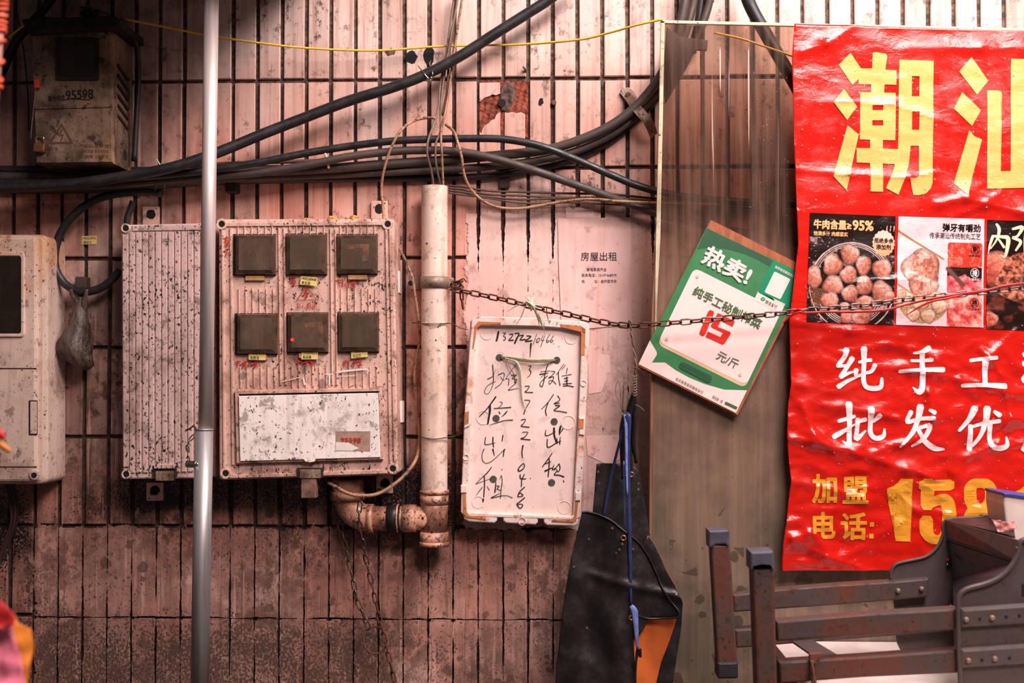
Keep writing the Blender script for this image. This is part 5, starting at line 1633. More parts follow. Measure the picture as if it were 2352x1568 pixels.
folds = [  # long creases: polyline of (px, py), height mm, width px
    ([(1830, 742), (1950, 760), (2080, 775)], 5, 16), ([(1812, 1008), (1870, 1012), (1960, 1040), (2080, 1075), (2150, 1100)], 8, 15), ([(1890, 930), (2000, 945), (2060, 960)], 5, 10),
    ([(1840, 928), (1870, 1000), (1940, 1060)], 6, 14), ([(2000, 1040), (2100, 1010), (2140, 960), (2130, 900), (2150, 820)], 7, 12), ([(1890, 1250), (1860, 1222), (1815, 1232)], 8, 18),
    ([(1816, 1236), (1900, 1280), (1980, 1305)], 8, 16), ([(1830, 390), (1950, 402), (2090, 408), (2150, 395)], 4, 10), ([(2150, 470), (2220, 455), (2352, 490), (2480, 480)], 7, 16),
    ([(2180, 500), (2260, 470), (2300, 440)], 4, 10), ([(1900, 232), (2050, 240), (2180, 285)], 3, 10), ([(1840, 120), (1900, 100), (1960, 60)], 6, 16), ([(2100, 110), (2250, 112), (2400, 108)], 5, 16),
    ([(2000, 840), (2090, 850), (2200, 870), (2330, 905)], 5, 14), ([(2250, 800), (2300, 860), (2320, 960), (2290, 1020), (2220, 1050)], 7, 12), ([(1930, 810), (2040, 790), (2100, 800), (2200, 850)], 4, 12),
    ([(2100, 1170), (2200, 1180), (2330, 1172)], 4, 14), ([(1818, 1105), (1900, 1120), (1990, 1150)], 4, 14), ([(2330, 760), (2270, 820), (2240, 900)], 5, 12), ([(1960, 650), (2060, 640), (2160, 655)], 2, 12)]
FS = []
for pl, h_, w_ in folds:
    for i in range(len(pl) - 1):
        FS.append((pl[i], pl[i + 1], h_, w_))


def bh(px, py):
    v = Vector((px / 190.0, py / 110.0, 1.3))
    h = 4.5 * mn.noise(v) + 1.3 * mn.noise(Vector((px / 70, py / 28, 4.0)))
    k = min(max((py - 700) / 120.0, 0), 1)
    k2 = .10 + .62 * k
    q = mn.noise(Vector((px / 90, py / 60, 8.0)))
    q2 = mn.noise(Vector((px / 45 + q, py / 30, 2.0)))
    h += k2 * (3.4 * (1 - abs(q) * 3.2) + 1.7 * (1 - abs(q2) * 3))
    d, _ = mn.voronoi(Vector((px / 75 + .5 * q, py / 60 + .5 * q2, 0.5)))
    h += k * 4.2 * min(d[1] - d[0], .35)
    for (a, b, hh, ww) in FS:
        ax, ay = a
        bx, by = b
        dx, dy = bx - ax, by - ay
        t = ((px - ax) * dx + (py - ay) * dy) / (dx * dx + dy * dy)
        t = 0 if t < 0 else 1 if t > 1 else t
        ex, ey = px - ax - t * dx, py - ay - t * dy
        dd = ex * ex + ey * ey
        if dd < ww * ww * 6:
            h += hh * .95 * math.exp(-math.sqrt(dd) / ww * 1.4)
    h += 2.0 * math.exp(-max(px - ban_left(py), 0) / 9.0)
    return min(max(h, -6), 15) * .001


CELL = 6.0
_bh = {}


def bhg(ix, iy):
    k = (ix, iy)
    if k not in _bh:
        _bh[k] = bh(ix * CELL, iy * CELL)
    return _bh[k]


def bfn(off):
    def f(px, py):
        ix, iy = px / CELL, py / CELL
        x0, y0 = math.floor(ix), math.floor(iy)
        fx, fy = ix - x0, iy - y0
        h = (bhg(x0, y0) * (1 - fx) + bhg(x0 + 1, y0) * fx) * (1 - fy) + (bhg(x0, y0 + 1) * (1 - fx) + bhg(x0 + 1, y0 + 1) * fx) * fy
        p = P(px, py, YN)
        p.y = YN - h - off
        return p
    return f


def ban_mat(name, col=None, rough=.16):
    g = G(name)
    if col is None:
        at = g.n('ShaderNodeAttribute', attribute_name='print')
        c = at.outputs['Color']
    else:
        c = s2l(col)
    n1 = g.noise(26, (1, 1, 1.6), 5, .6, dist=.6)
    n2 = g.noise(140, (1, 1, 1.4), 3, .6)
    g.bump(g.math('ADD', n1, g.math('MULTIPLY', n2, .12)), .35, .004)
    rg_ = g.rng(g.noise(12, det=5), .5, .62, rough, rough + .16)
    return g.fin(c, rg_, 0, .5)


M['ban'] = ban_mat('banner_red', (196, 26, 17))
M['ban_y'] = ban_mat('banner_yellow', (222, 172, 98))
M['ban_o'] = ban_mat('banner_amber', (216, 144, 44))
M['ban_w'] = ban_mat('banner_white', (250, 222, 222))
M['ban_k'] = ban_mat('banner_black', (26, 16, 14))
M['ban_p'] = ban_mat('banner_print')
M['ban_g'] = ban_mat('banner_gold', (244, 178, 122))

# the sheet itself
V, F = [], []
fy0 = bfn(0)
rows = [54 + CELL * i for i in range(int((1310 - 54) / CELL) + 1)] + [1310]
xs_ = [1794 + CELL * i for i in range(122)]
NX = len(xs_) - 1
for y in rows:
    xl = ban_left(y)
    for x in xs_:
        x = max(x, xl)
        yy = y + (x - 1823) / 529 * 17 * max(80 - y, 0) / 26 if y < 80 else y
        V.append(fy0(x, yy))
for j in range(len(rows) - 1):
    for i in range(NX):
        a = j * (NX + 1) + i
        if xs_[i + 1] > min(ban_left(rows[j]), ban_left(rows[j + 1])):
            F.append((a, a + NX + 1, a + NX + 2, a + 1))
bs = me_obj('sheet', V, F, M['ban'], ban, True)
sol = bs.modifiers.new('thickness', 'SOLIDIFY')
sol.thickness = .0012
sol.offset = -1
T1 = bfn(.0012)
T2 = bfn(.0018)
T3 = bfn(.0024)
T4 = bfn(.0030)


def bp(name, plist, mt, fn=T1):
    return polys(name, plist, 0, M[mt], ban, fn, CELL)


def K4(pts, s_=4.357, ox=1880, oy=100):
    return [(ox + a / s_, oy + b / s_) for a, b in pts]


chao = [[(318, 95), (425, 250), (440, 330), (400, 355), (337, 415), (202, 213)], [(400, 250), (535, 250), (540, 95), (570, 86), (670, 104), (687, 122), (668, 262), (780, 268), (778, 412), (400, 405)],
        [(528, 400), (662, 400), (657, 495), (525, 495)], [(414, 485), (772, 492), (771, 620), (414, 618)], [(414, 612), (538, 612), (536, 830), (412, 830)], [(646, 612), (770, 612), (768, 830), (644, 830)],
        [(530, 668), (650, 668), (650, 770), (530, 770)], [(412, 822), (768, 822), (765, 970), (410, 960)], [(514, 955), (642, 960), (642, 1485), (515, 1482)], [(380, 1045), (795, 1056), (920, 1030), (900, 1210), (765, 1207), (380, 1190)],
        [(807, 163), (935, 168), (932, 1020), (918, 1030), (905, 1200), (860, 1350), (795, 1515), (670, 1448), (730, 1310), (765, 1207), (793, 1060)], [(807, 163), (1150, 175), (1148, 330), (807, 325)], [(925, 528), (1020, 528), (1020, 682), (925, 682)],
        [(922, 865), (1020, 865), (1020, 1023), (915, 1023)], [(1010, 325), (1148, 325), (1140, 1390), (1120, 1450), (1075, 1500), (1000, 1518), (945, 1516), (910, 1345), (960, 1348), (990, 1338), (1002, 1310), (1003, 1023)],
        [(252, 456), (383, 632), (283, 768), (147, 590)], [(286, 820), (400, 912), (277, 1470), (147, 1330)]]
for i, q in enumerate(chao):
    chao[i] = K4(q)
bp('large_character', chao, 'ban_y')
shan = [[(352, 137), (521, 375), (405, 512), (230, 280)], [(258, 487), (444, 670), (355, 827), (175, 655)], [(328, 868), (380, 930), (455, 962), (315, 1520), (175, 1400)],
        [(508, 468), (610, 470), (645, 478), (657, 500), (643, 580), (643, 1450), (508, 1452)], [(508, 1278), (1130, 1272), (1130, 1436), (508, 1452)], [(745, 155), (890, 157), (890, 1300), (742, 1300)], [(1000, 470), (1130, 470), (1130, 1300), (1000, 1300)]]
bp('large_character', [K4(q, 4.356, 2150, 100) for q in shan], 'ban_y')


def K5(L, s_=4.983, ox=1880, oy=780):
    return [[(ox + a / s_, oy + b / s_, w_ / s_) for a, b, w_ in st] for st in L]


brush = {
    'chun': [[(315, 115, 70), (290, 200, 55), (215, 295, 50)], [(212, 298, 45), (270, 300, 36), (330, 292, 30)], [(380, 215, 66), (330, 300, 50), (250, 420, 50)], [(250, 425, 48), (320, 390, 40), (395, 365, 20)], [(222, 535, 62), (330, 470, 42), (440, 425, 24)],
             [(460, 257, 34), (530, 240, 40), (595, 232, 44)], [(512, 105, 78), (515, 255, 55), (510, 470, 55), (560, 548, 55), (700, 545, 58), (722, 440, 30)], [(425, 345, 54), (428, 415, 40), (520, 385, 34), (600, 360, 46), (640, 290, 54)]],
    'shou': [[(1262, 95, 66), (1180, 138, 48), (1080, 155, 24)], [(1055, 240, 34), (1180, 240, 36), (1290, 230, 48)], [(925, 362, 44), (1180, 345, 46), (1420, 342, 64)], [(1180, 150, 56), (1188, 350, 62), (1190, 520, 62), (1150, 600, 62), (1078, 545, 16)]],
    'gong': [[(1735, 237, 40), (1880, 218, 44), (2030, 205, 46)], [(1897, 230, 72), (1892, 500, 60)], [(1640, 525, 44), (1880, 518, 50), (2120, 530, 66)]],
    'pi': [[(340, 735, 84), (348, 900, 60), (345, 1100, 56), (335, 1195, 58), (265, 1155, 12)], [(228, 930, 40), (330, 900, 46), (405, 875, 40)], [(172, 1108, 62), (290, 1040, 48), (410, 965, 16)], [(442, 910, 54), (432, 1050, 50), (430, 1130, 60), (535, 1040, 20)], [(440, 935, 44), (530, 912, 50)],
           [(590, 785, 80), (588, 950, 56), (590, 1070, 56), (650, 1125, 56), (735, 1100, 54), (750, 1020, 22)], [(692, 868, 62), (620, 935, 34)]],
    'fa': [[(1055, 825, 56), (1010, 940, 48), (1150, 905, 44), (1310, 895, 52)], [(1160, 765, 84), (1130, 920, 62), (1060, 1070, 50), (925, 1222, 28)], [(1150, 1005, 30), (1265, 985, 60), (1200, 1120, 56), (1060, 1215, 30)], [(1125, 1020, 38), (1200, 1150, 60), (1320, 1240, 62), (1430, 1252, 24)], [(1265, 805, 40), (1320, 832, 54)]],
    'you': [[(1782, 785, 80), (1710, 920, 60), (1605, 1040, 34)], [(1735, 985, 54), (1730, 1150, 60), (1728, 1255, 60)], [(1770, 990, 36), (1900, 952, 46), (2060, 930, 50)], [(1920, 785, 84), (1902, 950, 66), (1850, 1090, 52), (1760, 1215, 34)], [(1958, 960, 54), (1955, 1130, 56), (1990, 1220, 60), (2080, 1238, 66), (2150, 1205, 56), (2148, 1115, 22)], [(2005, 822, 44), (2060, 862, 62)]]}
for k_, st in brush.items():
    marks('brush_character', K5(st), 0, M['ban_w'], ban, T1, 1.0, CELL)


for s_, y_ in (('秘', 800), ('质', 942)):
    text(s_, (2344, y_, 2436, y_ + 98), 0, M['ban_w'], ban, .035, 'brush_character', T1, CELL)


def K6(pts):
    return [(1780 + a / 2.8, 760 + b / 2.8) for a, b in pts]


for s_, q in (('加', (235, 917, 396, 1108)), ('盟', (430, 932, 597, 1110)), ('电', (238, 1160, 388, 1335)), ('话', (420, 1165, 590, 1345))):
    (a, b), (c, d_) = K6([(q[0], q[1]), (q[2], q[3])])
    text(s_, (a, b, c, d_), 0, M['ban_o'], ban, .034, 'phone_caption', T1, CELL)
bp('phone_caption', [K6(rect(608, 1228, 636, 1258)), K6(rect(605, 1303, 633, 1333))], 'ban_o')
bp('phone_digit', [K6([(718, 1010), (760, 995), (790, 970), (805, 948), (882, 950), (868, 1352), (775, 1350), (785, 1040), (760, 1045), (718, 1042)])], 'ban_o')
marks('phone_digit', [[(1780 + a / 2.8, 760 + b / 2.8, w_ / 2.8) for a, b, w_ in st] for st in ([(945, 990, 70), (1128, 990, 70)], [(978, 975, 84), (975, 1120, 84)], [(1000, 1105, 60), (1050, 1085, 70), (1095, 1090, 84), (1112, 1140, 90), (1112, 1270, 90), (1090, 1320, 84), (1045, 1340, 60), (995, 1325, 70), (970, 1280, 88), (970, 1215, 86)])], 0, M['ban_o'], ban, T1, 1.0, CELL)
marks('phone_digit', [[(1780 + a / 2.8, 760 + b / 2.8, w_ / 2.8) for a, b, w_ in st] for st in ([(1252, 1060, 80), (1252, 1020, 82), (1275, 985, 70), (1316, 978, 60), (1358, 985, 70), (1384, 1020, 82), (1384, 1080, 82), (1360, 1125, 76), (1316, 1142, 70), (1272, 1125, 76), (1252, 1080, 82), (1252, 1050, 80)],
                                                                                                     [(1250, 1240, 86), (1250, 1190, 86), (1275, 1155, 76), (1316, 1142, 66), (1360, 1155, 76), (1386, 1190, 86), (1386, 1290, 86), (1355, 1335, 70), (1316, 1342, 60), (1278, 1335, 70), (1250, 1290, 86), (1250, 1230, 86)])], 0, M['ban_o'], ban, T1, 1.0, CELL)
bp('phone_digit', [K6([(1533, 1035), (1575, 1015), (1602, 990), (1615, 960), (1697, 962), (1683, 1360), (1590, 1358), (1598, 1060), (1540, 1062)])], 'ban_o')

# printed photographs: colour stored per point of a fine grid


def lin(c):
    c = np.asarray(c, float) / 255.0
    return np.where(c < .04045, c / 12.92, ((c + .055) / 1.055) ** 2.4)


def vnoise(X, Y, sc, seed, octv=4):
    out = np.zeros_like(X)
    amp, tot = 1.0, 0
    rs = np.random.RandomState(seed)
    for o in range(octv):
        tab = rs.rand(257, 257)
        x, y = X / sc, Y / sc
        xi, yi = np.floor(x).astype(int), np.floor(y).astype(int)
        fx, fy = x - xi, y - yi
        fx, fy = fx * fx * (3 - 2 * fx), fy * fy * (3 - 2 * fy)
        xi, yi = xi % 256, yi % 256
        out += amp * ((tab[yi, xi] * (1 - fx) + tab[yi, xi + 1] * fx) * (1 - fy) + (tab[yi + 1, xi] * (1 - fx) + tab[yi + 1, xi + 1] * fx) * fy)
        tot += amp
        amp *= .55
        sc /= 2.1
    return out / tot


class Pic:
    def __init__(s, w_, h_, k):
        s.Y, s.X = np.mgrid[0:h_, 0:w_].astype(float)
        s.X *= k
        s.Y *= k
        s.c = np.zeros((h_, w_, 3))

    def put(s, m, col):
        m = m[..., None] if m.ndim == 2 else m
        s.c = s.c * (1 - m) + np.asarray(col, float) * m

    def ell(s, cx, cy, rx, ry, soft=.04, seed=0, wob=.07):
        a = np.arctan2(s.Y - cy, s.X - cx)
        w_ = 1 + wob * np.sin(a * 3 + seed) + wob * .5 * np.sin(a * 5 + seed * 2)
        d = np.sqrt(((s.X - cx) / rx) ** 2 + ((s.Y - cy) / ry) ** 2) / w_
        return d, np.clip((1 - d) / soft, 0, 1)

    def ball(s, cx, cy, rx, ry, base=(190, 112, 94), hi=(240, 196, 182), lo=(96, 44, 34), seed=0):
        d, m = s.ell(cx, cy, rx, ry, .06, seed)
        nz = vnoise(s.X, s.Y, 28, seed + 3, 5)
        light = np.clip(.62 - .35 * (s.Y - cy) / ry - .22 * (s.X - cx) / rx * (1 if seed % 2 else -1) + (nz - .5) * .75, 0, 1)
        col = np.asarray(base) * (1 - light[..., None] * .0)
        col = np.where(light[..., None] > .55, np.asarray(base) + (np.asarray(hi) - base) * np.clip((light[..., None] - .55) * 2.0, 0, 1), np.asarray(base) + (np.asarray(lo) - base) * np.clip((.55 - light[..., None]) * 1.3, 0, 1))
        rim = np.clip((d - .72) / .28, 0, 1)[..., None]
        col = col * (1 - rim * .45)
        sp = (vnoise(s.X, s.Y, 9, seed + 30, 2) > .74)[..., None]
        col = np.where(sp, col * .62, col)
        s.put(m, 0)
        s.c = s.c * (1 - m[..., None]) + col * m[..., None] if False else s.c + col * m[..., None]

    def line(s, x0, y0, x1, y1, w_, col, soft=2.5):
        dx, dy = x1 - x0, y1 - y0
        t = np.clip(((s.X - x0) * dx + (s.Y - y0) * dy) / (dx * dx + dy * dy), 0, 1)
        d = np.hypot(s.X - x0 - t * dx, s.Y - y0 - t * dy)
        s.put(np.clip((w_ / 2 + soft - d) / soft, 0, 1), col)

    def arc(s, cx, cy, rx, ry, w_, col, cond=None):
        d = np.abs(np.sqrt(((s.X - cx) / rx) ** 2 + ((s.Y - cy) / ry) ** 2) - 1) * min(rx, ry)
        m = np.clip((w_ / 2 + 2 - d) / 2.5, 0, 1)
        if cond is not None:
            m = m * cond
        s.put(m, col)


def picture(pic, q, name, fn=T2):
    h_, w_ = pic.c.shape[:2]
    f = quadmap(q)
    V = [fn(*f(i / (w_ - 1), j / (h_ - 1))) for j in range(h_) for i in range(w_)]
    ii = np.arange(h_ * w_).reshape(h_, w_)
    F = np.stack([ii[:-1, :-1], ii[1:, :-1], ii[1:, 1:], ii[:-1, 1:]], -1).reshape(-1, 4).tolist()
    o = me_obj(name, V, F, M['ban_p'], ban, True)
    col = np.ones((h_ * w_, 4), 'f')
    col[:, :3] = lin(np.clip(pic.c, 0, 255)).reshape(-1, 3)
    at = o.data.color_attributes.new('print', 'FLOAT_COLOR', 'POINT')
    at.data.foreach_set('color', col.ravel())
    return o


# picture 1: meatballs in a wire ladle (working coordinates: 1100 x 1400)
W1, H1 = 180, 228
p = Pic(W1, H1, 1100 / W1)
nz = vnoise(p.X, p.Y, 90, 1, 6)
p.c[:] = (34, 20, 17)
m = np.clip((nz - .62) * 8, 0, 1) * (p.Y > 300)
p.put(m, (150, 120, 118))
p.put(np.clip((vnoise(p.X, p.Y, 22, 5, 3) - .72) * 9, 0, 1) * (p.Y > 300) * (p.X < 420), (215, 190, 196))
for k in range(7):
    p.arc(560, 920, 530 - k * 26, 560 - k * 22, 7 if k else 12, (206, 172, 166), (p.Y < 700) if k < 3 else (p.Y > 1150) * 1.0)
p.arc(560, 920, 535, 565, 11, (214, 180, 172), (p.X < 200) | (p.Y > 1000))
for k in range(12):
    p.line(30 + k * 17, 960, 60 + k * 17, 1180, 5, (150, 96, 66))
for i, (cx, cy, rx, ry) in enumerate([(78, 820, 100, 160), (310, 650, 128, 150), (525, 510, 122, 138), (700, 640, 102, 135), (935, 680, 128, 136), (515, 770, 112, 122), (320, 910, 138, 128), (715, 900, 112, 132), (930, 970, 132, 150), (1035, 1030, 75, 90),
                                       (280, 1110, 122, 118), (540, 1010, 112, 116), (730, 1120, 138, 96), (480, 1190, 92, 70), (500, 1310, 82, 90), (680, 1310, 132, 112)]):
    p.ball(cx, cy, rx, ry, seed=i)
d, m = p.ell(950, 350, 142, 168, .05, 0, .0)
a = np.arctan2(p.Y - 350, p.X - 950)
d = d / (1 + .035 * np.sin(a * 18))
m = np.clip((1 - d) / .04, 0, 1)
tt = np.clip((p.Y - 200) / 320, 0, 1)[..., None]
p.c = p.c * (1 - m[..., None]) + ((1 - tt) * np.array([240, 204, 194]) + tt * np.array([228, 150, 98])) * m[..., None]
for x_ in (985, 1030, 1075):
    p.line(x_, 190, x_ + 5, 130, 8, (232, 196, 170))
Q1 = [(1860, 489), (2056, 497), (2052, 746), (1852, 738)]
picture(p, Q1, 'meatball_photo')
f1 = quadmap(Q1)


def tq(x0, y0, x1, y1, W_=1100., H_=1400., f=f1):
    return [f(x0 / W_, y0 / H_), f(x1 / W_, y0 / H_), f(x1 / W_, y1 / H_), f(x0 / W_, y1 / H_)]


text('牛肉含量≥', tq(48, 78, 535, 205), 0, M['ban_g'], ban, .045, 'caption', T3, CELL)
text('95%', tq(545, 70, 820, 205), 0, M['ban_g'], ban, .04, 'caption', T3, CELL)
text('饱满多汁 肉感紧实', tq(52, 230, 492, 290), 0, M['ban_g'], ban, .03, 'caption', T3, CELL)
text('拒绝多余', tq(835, 285, 1080, 350), 0, M['ban_k'], ban, .02, 'caption', T3, CELL)
text('添加剂', tq(860, 368, 1050, 435), 0, M['ban_k'], ban, .02, 'caption', T3, CELL)

# picture 2 (working coordinates as in a 1110 x 1400 panel)
W2, H2 = 180, 226
p = Pic(W2, H2, 1110 / W2)
nz = vnoise(p.X, p.Y, 140, 12, 4)
p.c[:] = np.array([232, 196, 200]) * (.92 + .16 * nz[..., None])
p.line(0, 190, 590, 530, 22, (206, 120, 66))
p.line(0, 178, 590, 520, 5, (90, 44, 24))
p.ball(310, 660, 255, 260, base=(206, 134, 112), hi=(244, 196, 182), lo=(130, 60, 44), seed=5)
p.ball(330, 880, 200, 150, base=(214, 148, 128), hi=(246, 206, 194), lo=(150, 84, 64), seed=8)
nz = vnoise(p.X, p.Y, 60, 40, 5)
d, m = p.ell(310, 700, 230, 260, .1)
p.put(m * np.clip((.46 - nz) * 6, 0, .8), (150, 78, 60))
p.put(m * np.clip((nz - .58) * 6, 0, .7), (248, 214, 202))
d, m = p.ell(340, 1040, 335, 325, .03, 0, 0)
m = m * (p.Y > 1010)
p.put(m, (196, 150, 110))
p.put(m * (vnoise(p.X, p.Y, 14, 3, 2) > .6), (120, 110, 50))
for i, (cx, cy, rx, ry) in enumerate([(90, 1090, 95, 85), (300, 1110, 110, 70), (540, 1130, 105, 110), (215, 1250, 95, 90), (400, 1260, 102, 100), (60, 990, 70, 60), (500, 1000, 90, 60)]):
    p.ball(cx, cy, rx, ry, base=(222, 168, 140), hi=(246, 214, 196), lo=(150, 100, 74), seed=i)
p.line(10, 870, 290, 1040, 18, (206, 120, 66))


def rrm(x0, y0, x1, y1, r):
    dx = np.maximum(np.maximum(x0 + r - p.X, p.X - (x1 - r)), 0)
    dy = np.maximum(np.maximum(y0 + r - p.Y, p.Y - (y1 - r)), 0)
    return np.clip((r - np.hypot(dx, dy)) / 4 + .5, 0, 1)


n3 = vnoise(p.X, p.Y, 70, 77, 5)
n4 = np.abs(vnoise(p.X, p.Y, 110, 80, 4) - .5) * 2
m = rrm(645, 310, 1080, 632, 34)
p.put(m, (206, 52, 38))
p.put(m * np.clip((.10 - n4) * 9, 0, .7), (240, 150, 132))
p.put(m * np.clip((n3 - .56) * 5, 0, .5), (232, 110, 96))
m = ((p.X > 640) & (p.X < 1080) & (p.Y > 628) & (p.Y < 960)) * 1.0
p.put(m, (40, 26, 22))
edge = 770 + 60 * (vnoise(p.X, p.Y * 0, 90, 5, 3) - .5) * 3
p.put(m * (p.Y > edge), (222, 84, 92))
p.put(m * (p.Y > edge) * np.clip((n3 - .5) * 6, 0, .8), (246, 156, 156))
p.put(m * np.clip((.42 - n3) * 6, 0, .8) * (p.Y > edge), (140, 36, 40))
p.line(650, 650, 840, 850, 44, (104, 66, 60), 14)
m = rrm(640, 960, 1080, 1390, 34)
p.put(m, (226, 110, 100))
p.put(m * np.clip((n3 - .48) * 5, 0, .9), (248, 190, 180))
p.put(m * np.clip((.45 - n3) * 6, 0, .8), (186, 48, 44))
Q2 = [(2063, 497), (2260, 503), (2258, 752), (2057, 746)]
picture(p, Q2, 'meat_steps_photo')
f2 = quadmap(Q2)


def tq2(x0, y0, x1, y1):
    return tq(x0, y0, x1, y1, 1110., 1400., f2)


text('弹牙有嚼劲', tq2(575, 70, 1065, 175), 0, M['ban_k'], ban, .03, 'caption', T3, CELL)
text('传承潮汕传统制丸工艺', tq2(410, 190, 1065, 270), 0, M['ban_k'], ban, .004, 'caption', T3, CELL)
for s_, cy, mt in (('剔', 395, 'ban_k'), ('捶', 700, 'ban_w'), ('挤', 1085, 'ban_k')):
    text(s_, tq2(965, cy - 42, 1030, cy + 42), 0, M[mt], ban, .02, 'caption', T3, CELL)
    ring_ = [tuple(f2((997 + 52 * math.cos(a)) / 1110, (cy + 58 * math.sin(a)) / 1400)) + (1.1,) for a in np.linspace(0, 6.4, 26)]
    marks('caption', [ring_], 0, M[mt], ban, T3, 1.0, CELL)
    text('肉质紧实' if cy == 395 else '千锤百打' if cy == 700 else '口感弹牙', tq2(920, cy + 68, 1060, cy + 100), 0, M[mt], ban, .01, 'caption', T3, CELL)

# picture 3, cut by the right edge
W3, H3 = 150, 226
p = Pic(W3, H3, 900 / W3)
p.c[:] = (30, 18, 15)
n3 = vnoise(p.X, p.Y, 120, 90, 6)
p.put(np.clip((n3 - .5) * 4, 0, .8) * (p.Y > 820), (92, 44, 32))
p.ball(60, 600, 210, 230, base=(176, 82, 62), hi=(226, 150, 128), lo=(90, 30, 20), seed=4)
d, m = p.ell(420, 720, 330, 330, .04)
p.put(m, (150, 78, 56))
n5 = vnoise(p.X, p.Y, 34, 60, 4)
p.put(m * np.clip((n5 - .5) * 7, 0, .8), (206, 132, 110))
p.put(m * np.clip((.42 - n5) * 8, 0, .9), (66, 26, 18))
p.put(((p.Y > 960)) * np.clip(.9 - n3, 0, 1) * 1.0 * (p.Y > 960), (38, 22, 18))
p.put(np.clip((n3 - .56) * 7, 0, .8) * (p.Y > 960), (120, 54, 38))
p.arc(620, 760, 270, 240, 9, (120, 104, 100), p.X < 620)
p.ball(40, 1230, 80, 100, base=(196, 84, 66), seed=2)
Q3 = [(2267, 505), (2470, 512), (2470, 762), (2265, 755)]
picture(p, Q3, 'beef_photo')
cal = K5([[(150, 260, 36), (110, 380, 30), (90, 480, 10)], [(150, 260, 30), (270, 270, 40), (340, 290, 56), (330, 420, 46), (300, 520, 30), (250, 500, 10)], [(200, 110, 30), (230, 180, 44), (200, 300, 26), (120, 420, 14)], [(200, 270, 22), (290, 400, 34)],
          [(400, 170, 30), (520, 150, 46), (460, 260, 30), (400, 280, 30), (500, 330, 40), (440, 440, 26)], [(580, 120, 40), (560, 300, 46), (560, 500, 40)]], 5.6 * .98, 2252, 495)
marks('brush_caption', cal, 0, M['ban_g'] if False else ban_mat('banner_cream', (250, 206, 176)), ban, T3, 1.0, CELL)
drops('water_drops', 'water drops beaded on the upper part of the red banner', (1830, 2360), (70, 500), 620, bfn(.0016), 21, .7, 2.3)
drops('water_drops', 'water drops beaded on the lower part of the red banner', (1820, 2360), (500, 1290), 420, bfn(.0030), 22, .6, 1.7)
# red plastic string wound along the chain
rs_ = thing('red_string', 'red plastic string wound along the chain over the banner', 'string')
M['redstr'] = plain('red_string', (206, 34, 24), .4, var=.2, scale=90)
tube('strand', [P(1815, 724, -0.228), P(1830, 715, -0.240), P(1850, 718, -0.244), P(1900, 716, -0.240), P(1960, 716, -0.240), P(2030, 712, -0.240), (P(2080, 700, -0.242)), P(2130, 688, -0.248), P(2200, 676, -0.250), P(2260, 668, -0.246), P(2310, 656, -0.248), P(2380, 648, -0.248)], [.0016, .003, .003, .0024, .003, .003, .0024, .003, .0036, .003, .003, .003], M['redstr'], rs_, 7, 8, flat=.6)
tube('strand', [P(2083, 723, -0.236), P(2110, 706, -0.244), P(2140, 692, -0.250), P(2180, 684, -0.252), P(2230, 672, -0.248)], [.0006, .0022, .0026, .0026, .002], M['redstr'], rs_, 7, 8, flat=.6)
tube('loop', [P(1800, 742, -.21), P(1812, 728, -0.218), P(1828, 712, -0.240), P(1842, 712, -0.246), P(1850, 722, -0.243), P(1838, 716, -0.248), P(1818, 724, -0.238), P(1806, 735, -0.218)], .0022, M['redstr'], rs_, 7)

# ================================================================ hanging aprons


def c5(x, y):
    return (1260 + x / 2.153, 840 + y / 2.153)


def cloth(name, pts, fn, mat, parent, th=.0016, cell=7):
    q = [c5(*p) for p in pts]
    o = flat2d(name, q, [tuple(range(len(q)))], fn, mat, parent, cell)
    for pl in o.data.polygons:
        pl.use_smooth = True
    s_ = o.modifiers.new('thickness', 'SOLIDIFY')
    s_.thickness = th
    s_.offset = -1
    return o


def fold(y0, amp, seed, slope=0.0):
    def f(px, py):
        p = P(px, py, y0)
        t = min(max((py - 1180) / 300.0, 0), 1.3)
        v = math.sin(px / 34.0 + py / 400.0 + seed) + .6 * math.sin(px / 19.0 + seed * 2 - py / 260)
        v *= amp * (.4 + .6 * t)
        v += (amp / .011) * .010 * mn.noise(Vector((px / 60, py / 90, seed))) + .007 * math.exp(-((py - 1325 - (px - 1380) * .25) / 9.0) ** 2) * min(max((px - 1340) / 40.0, 0), 1)
        p.y = y0 - v - slope * (px - 1400) * .001
        return p
    return f


ab = thing('apron', 'black rubber apron hanging behind the other one with orange lining', 'apron', group='black rubber aprons')
cloth('bib', [(237, 484), (270, 480), (365, 483), (400, 492), (430, 505), (452, 525), (470, 640), (485, 730), (500, 830), (520, 960), (540, 1060), (300, 1060), (215, 760), (228, 600)], fold(-.176, .003, 1.0), M['rubber'], ab)
cloth('skirt', [(488, 838), (520, 878), (552, 940), (580, 1015), (630, 1092), (630, 1106), (655, 1150), (664, 1175), (655, 1300), (635, 1430), (606, 1620), (400, 1620), (400, 1000)], fold(-.182, .004, 2.0), M['rubber'], ab)
hem = [c5(*p) for p in ((492, 840), (522, 882), (552, 942), (582, 1012), (628, 1090), (628, 1104))]
tube('hem', [P(a, b, -.205) for a, b in hem], .0018, plain('brown_hem', (110, 72, 52), .6), ab, 6)
af = thing('apron', 'front black rubber apron with orange lining showing at lower right', 'apron', group='black rubber aprons')
ff = fold(-.222, .011, .3, .03)
cloth('front', [(165, 725), (190, 723), (232, 731), (280, 748), (320, 770), (352, 797), (375, 812), (402, 835), (440, 866), (470, 905), (495, 946), (515, 985), (532, 1022), (552, 1072), (577, 1122), (607, 1167), (640, 1208), (642, 1222), (636, 1240),
                (560, 1250), (490, 1250), (425, 1228), (414, 1260), (418, 1340), (425, 1450), (430, 1620), (30, 1620), (42, 1470), (60, 1290), (76, 1160), (92, 1060), (110, 960), (128, 880), (148, 800)], ff, M['rubber'], af)


